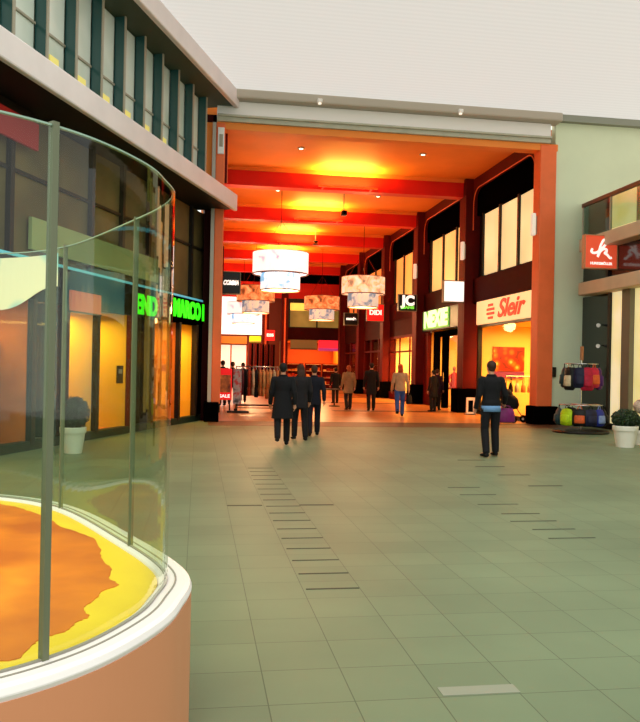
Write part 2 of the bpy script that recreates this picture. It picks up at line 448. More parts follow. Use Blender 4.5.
# bay 1: the wide shop window with the cream sign
y0, y1 = shop_room(0, 'yellow', 430)
y1 = 27.75
w = struct_root('window_21')
mb = MB()
for yy in (y0 - 0.05, y1 - 0.07): mb.box(XR - 0.05, XR + 0.1, yy, yy + 0.12, 0.12, 3.24)
mb.box(XR - 0.05, XR + 0.1, y0, y1, 3.2, 3.3).box(XR - 0.05, XR + 0.1, y0, y1, 0.0, 0.14)
mb.build('window_frame', darkframe_m, w)
MB().box(XR + 0.01, XR + 0.03, y0 + 0.1, y1 - 0.1, 0.14, 3.2).build('glass_pane', wglass_m, w)
t = thing('shop_sign', 'long cream lightbox sign with red script above the nearest shop window on the right', 'sign', (XR - 0.06, (y0 + y1) / 2, 3.70))
L = y1 - y0
MB().box(-0.06, 0.06, -L / 2, L / 2, -0.41, 0.44).build('lightbox', glow('sign_cream', (250, 214, 150), 0.75), t, bevel=0.02)
redsign_m = glow('sign_red', (215, 50, 16), 0.6)
lettering('lettering', 'Sleir', 0.86, redsign_m, t, (-0.075, -0.75, 0.02), FACE_LEFT, 0.012, 0.02, 0.35, width=2.3)
mb = MB()
for k in range(4):
    a = 0.55 - abs(k - 1.5) * 0.16
    mb.box(-0.085, -0.065, 0.95 - a / 1.3, 0.95 + a / 1.3, -0.27 + k * 0.15, -0.18 + k * 0.15)
mb.build('emblem', redsign_m, t)
struct(MB().box(XR - 0.04, XR + 0.3, 22.8, 28.3, 4.12, 4.18).build('trim_shop_head', black_m))

# bay 2: dark framed door with the green glowing sign
y0, y1 = shop_room(1, 'yellow', 300)
d = struct_root('door_1')
mb = MB()
for yy in (29.35, 31.55, 32.75): mb.box(XR - 0.1, XR + 0.12, yy, yy + 0.32, 0.0, 3.25)
mb.box(XR - 0.1, XR + 0.12, 29.4, 33.0, 3.02, 3.25)
mb.build('door_frame', black_m, d)
MB().box(XR + 0.02, XR + 0.04, 29.6, 31.6, 0.05, 3.05).build('glass_pane', wglass_m, d)
MB().tube([(XR - 0.16, 31.45, 0.9), (XR - 0.16, 31.45, 1.5)], 0.025).build('handle', chrome_m, d)
w = struct_root('window_22')
MB().box(XR - 0.06, XR + 0.12, 33.07, 34.7, 0.0, 0.5).box(XR - 0.06, XR + 0.12, 34.1, 34.7, 0.5, 3.25).box(XR - 0.06, XR + 0.12, 28.9, 29.4, 0, 3.3).build('window_frame', dred_m, w)
MB().box(XR + 0.02, XR + 0.04, 33.0, 34.2, 0.5, 3.25).build('glass_pane', wglass_m, w)
t = thing('shop_sign', 'green glowing shop sign with pale letters above the dark framed door', 'sign', (XR - 0.12, 32.0, 3.78))
MB().box(-0.08, 0.1, -2.75, 2.6, -0.46, 0.44).build('backing', plain('sign_dark_green', (8, 30, 14), 0.4), t, bevel=0.02)
MB().box(-0.12, -0.08, -1.35, 2.25, -0.40, 0.40).build('lightbox', glow('sign_green', (70, 170, 50), 0.7), t)
lettering('lettering', 'NEXIE', 0.95, glow('sign_pale_green', (225, 255, 190), 1.1), t, (-0.13, 0.45, 0.0), FACE_LEFT, 0.012, 0.045, width=3.3)

# bay 3: pale lit shop window
y0, y1 = shop_room(2, 'cream', 800)
w = struct_root('window_23')
mb = MB()
for k in range(4):
    yy = y0 + (y1 - y0) * k / 3; mb.box(XR - 0.01, XR + 0.05, yy - 0.05, yy + 0.05, 0, 3.3)
mb.box(XR - 0.06, XR + 0.1, y0, y1, 3.2, 3.32).box(XR - 0.06, XR + 0.1, y0, y1, 0, 0.4).box(XR - 0.04, XR + 0.08, y0, y1, 2.45, 2.53)
mb.build('window_frame', dred_m, w)
MB().box(XR + 0.01, XR + 0.03, y0, y1, 0.4, 3.2).build('glass_pane', wglass_m, w)
struct(MB().box(XR - 0.05, XR + 0.3, y0, y1, 3.3, 4.18).build('wall_right_fascia', maroon_m))
# bays 4 and 5: dim shops with small glowing lamps
bulb_m = glow('warm_bulb', (255, 190, 110), 3.0)
for i in (3, 4):
    y0, y1 = shop_room(i, 'brown', 70, rgb=(255, 120, 50))
    w = struct_root('window_%d' % (21 + i))
    mb = MB()
    for k in range(4):
        yy = y0 + (y1 - y0) * k / 3; mb.box(XR - 0.06, XR + 0.1, yy - 0.1, yy + 0.1, 0, 3.3)
    mb.box(XR - 0.06, XR + 0.1, y0, y1, 2.55, 2.65).box(XR - 0.06, XR + 0.1, y0, y1, 0, 0.3)
    mb.build('window_frame', dred_m, w)
    MB().box(XR + 0.01, XR + 0.03, y0, y1, 0.3, 3.2).build('glass_pane', wglass_m, w)
    struct(MB().box(XR - 0.05, XR + 0.3, y0, y1, 3.3, 4.18).build('wall_right_fascia', maroon_m))
    for k, (dy, z) in enumerate(((2.0, 2.35), (3.9, 1.35), (4.4, 2.2))):
        t = thing('pendant_lamp', 'glowing amber lamp, %s in the %s dim shop at right' % (('high in front', 'hung low', 'high at the back')[k], ('nearer', 'farther')[i - 3]), 'lamp', (XR + 0.6, y0 + dy, z), 0, 'amber lamps in the dim shops')
        MB().ball((0, 0, 0), 0.12).build('bulb', bulb_m, t, smooth=True)
        MB().tube([(0, 0, 0.1), (0, 0, 3.28 - z)], 0.012, 6).build('cord', black_m, t)
        MB().lathe([(0.05, 0.16), (0.14, 0.06), (0.145, 0.05), (0.05, 0.10)], 16).build('lamp_shade', dred_m, t)

# poster in the first shop
t = thing('poster', 'red and orange abstract poster on the end wall of the nearest lit shop', 'poster', (11.66, 28.2, 1.6))
MB().box(-0.62, 0.62, -0.04, 0.02, 0.0, 0.92).build('print', ramp_mat('poster_print', [(0.05, (255, 220, 120)), (0.25, (240, 110, 20)), (0.5, (190, 30, 10)), (0.8, (110, 10, 8))], 3.2, kind='voronoi', rough=0.4), t)
MB().box(-0.62, 0.62, -0.045, 0.02, -0.27, -0.02).build('caption_strip', plain('mauve_print', (130, 60, 110), 0.5), t)
t = thing('poster', 'narrow red poster on the shop wall beside the entrance column', 'poster', (11.7, 23.06, 0.6))
MB().box(-0.5, 0.5, -0.02, 0.03, 0, 1.7).build('print', plain('red_print', (200, 60, 20), 0.5), t)

# projecting signs, all facing the plaza
def proj_sign(name, label, x0, x1, z0, z1, y, mat, wall_x, side=1):
    t = thing(name, label, 'sign', ((x0 + x1) / 2, y, (z0 + z1) / 2), 0, 'projecting shop signs')
    a, b_ = (x1 - x0) / 2, (z1 - z0) / 2
    MB().box(-a, a, -0.09, 0.09, -b_, b_).build('lightbox', mat, t, bevel=0.02)
    for z in (-b_ * 0.6, b_ * 0.6): MB().tube([(a * side * 0.98, 0, z), (wall_x - t.location.x, 0, z)], 0.025, 8).build('bracket', darkframe_m, t)
    fr = MB()
    fr.ring_prism([(-a - .03, -b_ - .03), (a + .03, -b_ - .03), (a + .03, b_ + .03), (-a - .03, b_ + .03)], [(-a, -b_), (a, -b_), (a, b_), (-a, b_)], -0.1, 0.1, 'y')
    fr.build('frame', MATS.get('sign_frame') or plain('sign_frame', (120, 116, 96), 0.4), t)
    return t
signwhite_m = glow('sign_white', (255, 246, 236), 1.05)
proj_sign('projecting_sign', 'blank glowing white square sign on the second column from the entrance', 9.07, 9.85, 4.18, 4.94, 28.3, signwhite_m, 9.9)
blacksign_m = plain('sign_black', (12, 14, 14), 0.35)
t = proj_sign('projecting_sign', 'black square sign with big white JC above a green line', 9.0, 9.82, 4.28, 4.99, 34.7, blacksign_m, 9.9)
lettering('lettering', 'JC', 0.60, signwhite_m, t, (0.02, -0.10, 0.08), FACE_CAM, 0.01, 0.03)
lettering('small_lettering', 'JEANS', 0.17, glow('sign_lime', (110, 210, 60), 0.8), t, (0.0, -0.10, -0.22), FACE_CAM, 0.01, 0.012, width=0.64)
redbox_m = glow('sign_bright_red', (226, 16, 18), 0.75)
t = proj_sign('projecting_sign', 'bright red square sign reading DIDI on the fourth column', 8.95, 9.85, 4.17, 5.05, 41.2, redbox_m, 9.9)
lettering('lettering', 'DIDI', 0.36, signwhite_m, t, (0.0, -0.10, 0.0), FACE_CAM, 0.01, 0.012, width=0.66)
t = proj_sign('projecting_sign', 'black sign with a thin white word, farthest of the signs on the right', 8.93, 9.76, 4.28, 5.0, 47.7, blacksign_m, 9.9)
lettering('lettering', 'moda', 0.24, signwhite_m, t, (0.0, -0.10, 0.02), FACE_CAM, 0.01, 0.012, width=0.62)
t = proj_sign('projecting_sign', 'black square sign with white italic word beside the orange column at left', 0.86, 1.52, 4.35, 5.16, 30.0, blacksign_m, 0.62, -1)
lettering('lettering', 'COMMA', 0.24, signwhite_m, t, (-0.02, -0.10, 0.0), FACE_CAM, 0.01, 0.012, 0.3, width=0.58)

# ------------------------------------------------------------------ left-hand wall of the hall and the far end
struct(MB().box(XL - 0.5, XL - 0.3, YE + 0.2, YB, 0, HC).build('wall_left', maroon_m))
struct(MB().box(XL - 0.3, XL, YE + 0.3, YB, 3.3, 4.16).build('wall_left_fascia', maroon_m))
struct(MB().box(XR + 0.3, XR + 0.5, YE + 0.2, YB + 3, 4.0, HC).build('wall_right', maroon_m))
struct(MB().box(XL - 0.5, XR + 3.6, YB + 4.0, YB + 4.3, 0, HC + 0.2).build('wall_back', plain('far_wall', (150, 60, 26), 0.6)))
struct(MB().box(XL - 0.2, XR + 0.6, YB, YB + 0.5, 7.75, HC).build('wall_back_top_panel', black_m))
struct(MB().box(XL - 0.2, XR + 0.6, YB - 0.1, YB + 0.5, 6.62, 7.75).build('trim_far_beam', red_m))
for x in (4.8, 6.2, 10.85):
    c = struct_root('column')
    MB().box(x - 0.24, x + 0.24, YB - 0.4, YB + 0.3, 0, 7.0).build('shaft', dred_m, c, bevel=0.04)
    MB().box(x - 0.06, x + 0.06, YB - 0.48, YB - 0.4, 0, 6.6).build('flange', orangecol_m, c)
# far window band with olive blinds above the far shop
w = struct_root('window_31')
MB().box(6.44, 10.6, YB, YB + 0.3, 4.45, 6.62).build('window_frame', darkframe_m, w)
olive_m = ramp_mat('olive_blind', [(0.3, (120, 106, 44)), (0.7, (150, 132, 62))], 1.0, 2, emit=0.5)
for x0, x1 in ((6.62, 8.55), (8.68, 10.5)): MB().box(x0, x1, YB - 0.04, YB + 0.02, 4.55, 6.3).build('pane', olive_m, w)
MB().box(6.62, 8.55, YB - 0.05, YB + 0.0, 5.75, 6.3).build('lit_strip', glow('lit_strip', (255, 220, 90), 0.9), w)
struct(MB().box(6.44, 10.6, YB - 0.1, YB + 0.3, 3.6, 4.5).build('wall_back_spandrel', maroon_m))
t = thing('far_sign', 'dull olive panel at the far end of the hall, left of the pink sign', 'sign', (7.65, YB - 0.05, 3.3))
MB().box(-0.98, 0.98, -0.1, 0.1, -0.34, 0.3).build('panel', plain('olive_panel', (140, 128, 84), 0.5), t, bevel=0.02)
MB().box(-1.0, 1.0, -0.12, 0.12, -0.40, -0.34).build('edge', darkframe_m, t)
t = thing('far_sign', 'glowing pinkish red sign over the shop at the far end of the hall', 'sign', (9.75, YB - 0.05, 3.25))
MB().box(-0.98, 0.98, -0.1, 0.1, -0.22, 0.36).build('lightbox', glow('sign_pink', (235, 30, 50), 0.8), t, bevel=0.02)
MB().box(-0.98, 0.98, -0.1, 0.1, -0.42, -0.22).build('lower_strip', glow('sign_violet', (170, 50, 120), 0.6), t)
# far shop interior, lit
struct(MB().box(6.3, 6.44, YB, YB + 4, 0, 3.6).box(10.6, 10.74, YB, YB + 4, 0, 3.6).box(6.3, 10.74, YB, YB + 4, 3.5, 3.6).build('wall_far_shop', shop_wall['amber']))
light('far_shop_lamp', 'AREA', (8.5, YB + 1.8, 3.3), 420, (255, 180, 80), (3.4, 2.0), (8.5, YB + 2, 0))
shelf_cols = [(200, 90, 40), (230, 150, 70), (150, 40, 20), (90, 30, 20), (245, 190, 110), (190, 60, 30)]
shelf_m = [plain('folded_cloth_%s' % n, c, 0.8) for n, c in zip(('rust', 'apricot', 'brick', 'brown', 'sand', 'red'), shelf_cols)]
for j, x in enumerate((7.2, 8.6, 9.9)):
    t = thing('shop_shelf', 'orange-lit shelf unit of goods in the far shop, ' + ('leftmost of three', 'middle of three', 'rightmost of three')[j], 'shelf', (x, YB + 1.2, 0), 0, 'shelf units in the far shop')
    MB().box(-0.6, -0.56, 0, 0.4, 0, 1.9).box(0.56, 0.6, 0, 0.4, 0, 1.9).box(-0.6, 0.6, 0.38, 0.42, 0, 1.9).build('frame', dred_m, t)
    for z in (0.3, 0.8, 1.3, 1.8): MB().box(-0.56, 0.56, 0, 0.38, z, z + 0.03).build('shelf_board', shop_wall['cream'], t)
for j, x in enumerate((7.2, 8.6, 9.9)):
    for z in (0.33, 0.83, 1.33):
        for k in range(4):
            o = MB().box(-0.11, 0.11, 0.02, 0.3, 0, 0.10 + 0.2 * random.random()).build('folded_clothes', shelf_m[random.randrange(6)], None, bevel=0.02, loc=(x - 0.41 + 0.27 * k, YB + 1.2, z))
            tag(o, 'stack of folded clothes on the shelves of the far orange-lit shop', 'clothes', 'folded clothes in the far shop')

# bright white shop at the far left
struct(MB().box(0.6, 4.56, YB + 0.2, YB + 0.5, 3.9, 6.62).build('wall_back_white', glow('white_lit_facade', (255, 240, 235), 1.2)))
t = thing('shop_canopy', 'orange canopy over the bright white shop at the far left of the hall', 'canopy', (2.5, YB - 0.3, 3.1))
MB().box(-0.95, 0.95, -0.5, 0.5, 0, 0.62).build('valance', orange_m, t, bevel=0.05)
MB().box(-0.95, 0.95, -0.54, -0.5, 0.0, 0.08).build('hem', dred_m, t)
w = struct_root('window_32')
MB().box(1.2, 3.5, YB + 0.1, YB + 0.3, 0.2, 3.1).build('pane', glow('white_lit_window', (255, 232, 205), 1.0), w)
for x in (1.2, 2.35, 3.5): MB().box(x - 0.05, x + 0.05, YB, YB + 0.3, 0, 3.1).build('mullion', orangecol_m, w)
for k in range(5):
    x = 3.6 + 0.42 * k
    c = struct_root('column')
    MB().box(x - 0.09, x + 0.09, YB - 2.0 + 0.4 * k, YB - 1.7 + 0.4 * k, 0, 3.2).build('shaft', dred_m, c)
    MB().box(x + 0.09, x + 0.24, YB - 1.8 + 0.4 * k, YB - 1.74 + 0.4 * k, 0, 3.2).build('panel', black_m, c)
t = thing('small_sign', 'small bright red sign with a white word at the far end, on the red column', 'sign', (5.1, YB - 0.7, 3.85))
MB().box(-0.35, 0.35, -0.08, 0.08, -0.38, 0.38).build('lightbox', redbox_m, t, bevel=0.02)
lettering('lettering', 'ESS', 0.28, signwhite_m, t, (0, -0.09, 0.0), FACE_CAM, 0.01, 0.01, width=0.5)
t = thing('small_sign', 'small yellow-green sign between the white shop and the dark red columns', 'sign', (4.05, YB - 0.5, 3.55))
MB().box(-0.42, 0.42, -0.08, 0.08, -0.22, 0.22).build('lightbox', glow('sign_yellow', (200, 220, 20), 0.9), t, bevel=0.04)
MB().box(-0.40, 0.40, -0.09, -0.08, -0.20, -0.12).build('lower_band', shelf_m[4], t)

# ------------------------------------------------------------------ chandeliers
def shade_mat(name, up, e):
    return ramp_mat(name, up, 2.2, 5, emit=e, rough=0.6, distortion=1.2)
sh_white_u = shade_mat('shade_white', [(0.30, (200, 160, 190)), (0.40, (255, 240, 232)), (0.7, (255, 250, 244))], 1.0)
sh_white_l = shade_mat('shade_blue', [(0.30, (120, 176, 214)), (0.42, (226, 238, 246)), (0.5, (255, 250, 244))], 1.0)
sh_cream_u = shade_mat('shade_cream', [(0.34, (150, 120, 90)), (0.48, (236, 190, 140)), (0.62, (255, 226, 196))], 0.85)
sh_cream_l = shade_mat('shade_patterned', [(0.32, (110, 134, 156)), (0.46, (206, 200, 186)), (0.6, (236, 216, 180))], 0.7)
sh_tan_u = shade_mat('shade_tan', [(0.34, (120, 60, 30)), (0.5, (220, 130, 70)), (0.64, (244, 180, 120))], 0.75)
rim_m = plain('shade_rim', (150, 110, 90), 0.5)
def chandelier(label, x, y, R, mu, ml, zt=5.92):
    t = thing('chandelier', label, 'chandelier', (x, y, zt), 0, 'two-tier drum chandeliers')
    h1 = 0.80; h2 = 0.62
    def drum(name, r_, z0, z1, mat):
        mb = MB()
        seg = 40
        out = [(r_ * math.cos(2 * PI * k / seg), r_ * math.sin(2 * PI * k / seg)) for k in range(seg)]
        inn = [(q[0] * 0.97, q[1] * 0.97) for q in out]
        mb.ring_prism(out, inn, z0, z1)
        o = mb.build(name, mat, t)
        MB().lathe([(0.0, z0 + 0.04), (r_ * 0.97, z0 + 0.04), (r_ * 0.97, z0 + 0.06), (0, z0 + 0.06)], seg).build('diffuser', mat, o)
        MB().torus((0, 0, z0), r_ * 0.985, 0.025).torus((0, 0, z1), r_ * 0.985, 0.02).build('rim', rim_m, o, smooth=True)
    drum('upper_shade', R, -h1, 0, mu)
    drum('lower_shade', R * 0.71, -h1 - h2, -h1 + 0.02, ml)
    mb = MB()
    for k in range(3):
        a = 2 * PI * k / 3 + 0.3; mb.tube([(R * 0.9 * math.cos(a), R * 0.9 * math.sin(a), -0.03), (0.04 * math.cos(a), 0.04 * math.sin(a), 1.2)], 0.006, 6)
    mb.tube([(0, 0, 1.15), (0, 0, HC - zt)], 0.012, 8)
    mb.build('suspension', dred_m, t)
    MB().lathe([(0.12, HC - zt - 0.06), (0.12, HC - zt)], 16).build('ceiling_rose', orange_m, t)
    return t
chandelier('large white two-tier drum chandelier, the nearest and biggest one', 3.03, 29.6, 1.06, sh_white_u, sh_white_l)
chandelier('cream two-tier drum chandelier in front of the red square sign at right', 7.70, 36.4, 1.03, sh_cream_u, sh_cream_l)
chandelier('two-tier drum chandelier half hidden behind the nearest white chandelier', 3.03, 42.5, 1.04, sh_tan_u, sh_cream_l)
chandelier('tan two-tier drum chandelier in front of the far olive windows', 7.42, 47.2, 1.08, sh_tan_u, sh_cream_l)
chandelier('glaring white drum chandelier far down at the left, above the white shop', 3.0, 53.6, 1.12, sh_white_u, sh_white_l)
for i, (x, y) in enumerate(((3.03, 29.6), (7.7, 36.4), (3.03, 42.5), (7.42, 47.2), (3.0, 53.6))):
    light('chandelier_light', 'POINT', (x, y, 4.2), 330, (255, 196, 130), 0.35)
    light('chandelier_uplight', 'POINT', (x, y, 6.3), 130, (255, 190, 110), 0.3)

# ------------------------------------------------------------------ ceiling fittings of the hall
down_m = glow('downlight_lens', (255, 236, 190), 4.0)
dl = [(3.23, 25.63), (7.34, 25.42), (3.1, 31.94), (7.33, 32.03)]
dlw = ['front bay, left', 'front bay, right', 'second bay, left', 'second bay, right']
for (x, y), s in zip(dl, dlw):
    t = thing('downlight', 'small round downlight in the orange ceiling, ' + s, 'lamp', (x, y, HC), 0, 'downlights in the orange ceiling')
    MB().lathe([(0.075, -0.03), (0.12, -0.03), (0.12, 0.0), (0.075, 0.0)], 20).build('bezel', cap_m, t)
    MB().lathe([(0.0, -0.045), (0.06, -0.04), (0.08, -0.02), (0.08, -0.005)], 20).build('lens', down_m, t)
# uplights on rods that throw the yellow pools in front of the beams
for k, (x, y) in enumerate(((5.3, 28.05), (5.2, 34.55), (5.1, 41.05), (5.0, 47.55))):
    light('ceiling_uplight', 'AREA', (x, y, 8.28), 240, (255, 205, 90), (2.0, 0.25), (x, y, 9.5))
    t = thing('uplight_bar', 'thin orange uplight bar on the front of the ' + ('nearest', 'second', 'third', 'fourth')[k] + ' red ceiling beam', 'lamp', (x, y, 8.2), 0, 'uplight bars on the red beams')
    MB().box(-1.1, 1.1, -0.06, 0.06, -0.02, 0.03).build('bar', orange_m, t, bevel=0.01)
    for q in (-0.9, 0.9): MB().box(q - 0.03, q + 0.03, 0.0, 0.46, -0.02, 0.01).build('bracket', red_m, t)
for k, (x, y, dz) in enumerate(((5.84, 31.8, 0.95), (6.06, 41.2, 0.7))):
    t = thing('ceiling_camera', 'small dark camera on a short rod under the ceiling, ' + ('nearer one' if k == 0 else 'farther one'), 'camera', (x, y, HC), 0, 'rod cameras under the ceiling')
    MB().tube([(0, 0, 0), (0, 0, -dz + 0.2)], 0.02, 8).build('rod', cap_m, t)
    MB().box(-0.12, 0.12, -0.2, 0.14, -dz, -dz + 0.2).build('housing', darkframe_m, t, bevel=0.04)
    MB().tube([(0, -0.2, -dz + 0.1), (0, -0.26, -dz + 0.1)], 0.06, 12).build('lens', black_m, t)

# ------------------------------------------------------------------ left-hand building, its street line turned from the hall axis
LA = -math.radians(20.6)
LO = (1.02, 22.3, 0)
def lstruct(name, mb, mat, **k): return struct(mb.build(name, mat, None, loc=LO, rot=(0, 0, LA), **k))
lstruct('trim_canopy_fascia', MB().box(-0.12, 0, -16, 0, 6.0, 6.46), canopy_m, bevel=0.03)
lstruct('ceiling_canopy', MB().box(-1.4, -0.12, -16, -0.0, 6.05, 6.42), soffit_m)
lstruct('trim_roof_edge', MB().box(-0.14, 0, -16, 0.0, 8.92, 9.4), canopy_m, bevel=0.03)
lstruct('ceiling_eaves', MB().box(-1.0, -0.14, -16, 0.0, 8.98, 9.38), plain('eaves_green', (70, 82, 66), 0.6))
# upper storey: pale windows between teal glass fins
lstruct('wall_left_building_upper', MB().box(-1.5, -0.95, -16, -0.7, 6.42, 9.4), plain('upper_wall', (96, 104, 88), 0.6))
nwin = 0
for k in range(15):
    ya = -0.85 - 1.0 * k
    w = struct_root('window_%d' % (41 + k), LO, LA)
    MB().box(-0.95, -0.9, ya - 0.92, ya - 0.06, 6.5, 8.95).build('pane', palewin_m, w)
    MB().box(-0.90, -0.86, ya - 0.94, ya - 0.90, 6.45, 8.97).box(-0.90, -0.86, ya - 0.92, ya - 0.06, 7.5, 7.54).build('window_frame', cap_m, w)
    MB().box(-0.9, -0.68, ya - 0.02, ya + 0.03, 6.44, 8.98).build('fin', fin_m, w)
    MB().box(-0.68, -0.66, ya - 0.03, ya + 0.04, 6.44, 8.98).build('fin_edge', cap_m, w)
    if 2 <= k <= 7:
        MB().box(-0.89, -0.84, ya - 0.62, ya - 0.32, 6.7, 7.15).build('blind_panel', glow('yellow_blind', (222, 206, 110), 0.5) if 'yellow_blind' not in MATS else MATS['yellow_blind'], w)
# shop front under the canopy
lstruct('wall_left_building', MB().box(-3.4, -3.2, -16, 0.75, 0, 6.1), plain('left_back_wall', (120, 80, 30), 0.6))
lstruct('wall_left_building_end', MB().box(-3.3, -1.1, 0.70, 0.80, 0, 6.1), black_m)
lstruct('wall_left_fascia_board', MB().box(-1.25, -1.06, -16, 0.78, 2.72, 3.42), black_m)
lstruct('trim_teal_strip', MB().box(-1.08, -1.03, -16, 0.78, 3.42, 3.47), tealline_m)
lstruct('baseboard_left', MB().box(-1.25, -1.05, -16, 0.78, 0, 0.16), plain('green_kerb', (30, 44, 26), 0.6))
for k in range(11):                       # upper band of tan blinds behind dark mullions
    y = 0.75 - 1.42 * k
    w = struct_root('window_%d' % (61 + k), LO, LA)
    MB().box(-1.22, -1.16, y - 1.38, y - 0.04, 3.5, 6.02).build('pane', tan_m, w)
    MB().box(-1.18, -1.06, y - 0.06, y + 0.06, 3.47, 6.04).box(-1.16, -1.10, y - 1.4, y, 4.9, 4.96).build('mullion', darkframe_m, w)
lstruct('trim_pale_band', MB().box(-1.12, -1.05, -8.6, -3.0, 3.62, 4.2), plain('pale_green_band', (160, 172, 120), 0.5, noise=0.1, scale=1))
# lower glazing, bay by bay
bays = [(0.72, -0.15, 'dark'), (-0.25, -1.45, 'yellow'), (-1.6, -3.2, 'amber'), (-3.35, -4.4, 'dark'), (-4.55, -6.0, 'yellow'), (-6.15, -7.25, 'yellow'), (-7.4, -8.4, 'dark'), (-8.55, -10.6, 'amber'), (-10.8, -13, 'yellow')]
bay_m = {'yellow': plain('bay_yellow', (236, 196, 60), 0.6), 'amber': plain('bay_amber', (214, 122, 40), 0.6, noise=0.2, scale=2), 'dark': plain('bay_dark', (14, 18, 20), 0.3)}
for k, (ya, yb, kind) in enumerate(bays):
    w = struct_root('window_%d' % (81 + k), LO, LA)
    dpt = -1.75 if kind == 'dark' else -2.9
    MB().box(dpt - 0.05, dpt, yb, ya, 0.1, 2.75).build('back_panel', bay_m[kind], w)
    MB().box(dpt, -1.15, yb - 0.07, yb - 0.04, 0.1, 2.75).box(dpt, -1.15, ya + 0.02, ya + 0.05, 0.1, 2.75).build('side_wall', bay_m[kind], w)
    MB().box(dpt, -1.15, yb, ya, 0.0, 0.12).build('window_floor', bay_m['amber' if kind != 'dark' else 'dark'], w)
    MB().box(-1.13, -1.11, yb, ya, 0.16, 2.72).build('glass_pane', wglass_m, w)
    MB().box(-1.2, -1.04, yb - 0.12, yb + 0.02, 0.1, 2.74).build('mullion', dred_m if k in (2, 3) else darkframe_m, w)
    if k == 7:
        for z in (0.75, 1.3, 1.95): MB().box(-2.2, -1.7, yb + 0.05, ya - 0.05, z, z + 0.05).build('shelf_board', dred_m, w)
        MB().box(-2.0, -1.95, yb + 0.05, ya - 0.05, 2.05, 2.3).build('red_strip', red_m, w)
    if kind != 'dark':
        p = Matrix.Translation(LO) @ Matrix.Rotation(LA, 4, 'Z') @ Vector((-2.0, (ya + yb) / 2, 2.6))
        light('shop_window_lamp', 'AREA', p, 75 if kind == 'yellow' else 50, (255, 190, 90), 0.7, (p.x, p.y, 0))
lstruct('wall_left_shop_ceiling', MB().box(-3.2, -1.2, -16, 0.75, 2.76, 2.9), bay_m['dark'])
def lthing(name, label, cat, p, rz=0, group=None):
    q = Matrix.Translation(LO) @ Matrix.Rotation(LA, 4, 'Z') @ Vector(p)
    return thing(name, label, cat, q, LA + rz, group)
t = lthing('shop_sign', 'green glowing letters on the black fascia of the left-hand shop', 'sign', (-1.0, -0.7, 3.08))
ledgreen_m = glow('led_green', (50, 235, 20), 1.1)
MB().box(-0.05, -0.02, -1.6, 1.42, -0.3, 0.3).build('backing', black_m, t)
lettering('lettering', 'MARCO PE', 0.62, ledgreen_m, t, (-0.005, -0.05, 0), FACE_RIGHT, 0.015, 0.03, width=2.7)
t = lthing('shop_sign', 'green glowing letters on the black fascia, seen through the curved glass', 'sign', (-1.0, -3.75, 2.98))
MB().box(-0.05, -0.02, -0.75, 0.8, -0.3, 0.3).build('backing', black_m, t)
lettering('lettering', 'END', 0.62, ledgreen_m, t, (-0.005, 0, 0), FACE_RIGHT, 0.015, 0.03, width=1.2)
t = lthing('shop_sign', 'dull red glowing strip sign above a yellow window behind the curved glass', 'sign', (-1.0, -6.65, 2.82))
MB().box(-0.05, 0.0, -0.62, 0.6, -0.2, 0.2).build('lightbox', glow('sign_coral', (205, 80, 50), 0.5), t)
MB().box(-0.06, 0.01, -0.64, 0.62, -0.23, -0.2).build('edge', darkframe_m, t)
t = lthing('shop_sign', 'dark red glowing band just under the canopy at the far left', 'sign', (-0.95, -9.1, 5.62))  # not a real sign: stands in for red beams reflected in the glass
MB().box(-0.06, 0.0, -0.8, 0.5, -0.25, 0.22).build('lightbox', glow('sign_deep_red', (150, 16, 14), 0.25), t)  # added glowing box imitating red beams reflected in the glass
MB().box(-0.12, -0.06, -0.8, 0.5, 0.1, 0.4).build('bracket', darkframe_m, t)
t = lthing('notice', 'small dark notice on the yellow shop window behind the curved glass', 'notice', (-1.08, -4.95, 1.35))
MB().box(-0.02, 0.01, -0.14, 0.14, -0.2, 0.2).build('card', darkframe_m, t)
MB().box(0.01, 0.014, -0.09, 0.09, 0.02, 0.12).build('print', cap_m, t)

# ------------------------------------------------------------------ right-hand building
XF = 11.6
struct(MB().box(XF, 18, 6, 22.45, 6.7, 6.8).build('ceiling_right_building', ledge_m))
struct(MB().box(XF + 2.2, XF + 2.4, 6, 22.45, 0, 6.7).build('wall_right_building_back', plain('right_back_wall', (150, 140, 90), 0.6)))
struct(MB().box(11.2, XF + 0.3, 6, 21.9, 3.9, 4.28).build('trim_ledge', ledge_m, bevel=0.03))
struct(MB().box(11.2, XF + 0.3, 6, 21.9, 5.2, 5.58).build('trim_upper_ledge', ledge_m, bevel=0.03))
struct(MB().box(11.18, 11.28, 6, 21.75, 6.5, 6.62).build('trim_handrail', plain('brown_rail', (96, 62, 44), 0.4), bevel=0.02))
def rwin(n, ya, yb, z0, z1, mat, x=XF, frame=darkframe_m):
    w = struct_root('window_%d' % n)
    MB().box(x + 0.02, x + 0.06, ya, yb, z0, z1).build('pane', mat, w)
    MB().box(x - 0.05, x + 0.1, ya - 0.08, ya + 0.04, z0, z1).box(x - 0.05, x + 0.1, ya, yb, z0, z0 + 0.08).build('window_frame', frame, w)
    return w
creamlit_m = ramp_mat('cream_lit', [(0.3, (232, 214, 130)), (0.7, (250, 236, 190))], 0.8, 2, emit=0.62)
yellowlit_m = ramp_mat('yellow_lit', [(0.3, (206, 180, 60)), (0.7, (240, 214, 110))], 0.8, 2, emit=0.6)
darkglass_m = plain('dark_shop_glass', (16, 20, 20), 0.1, spec=0.7)
greyglass_m = plain('grey_green_glass', (70, 92, 84), 0.12, spec=0.7)
browng_m = plain('brown_glass', (40, 22, 18), 0.12, spec=0.7)
rwin(101, 20.75, 22.4, 0.0, 3.9, darkglass_m)
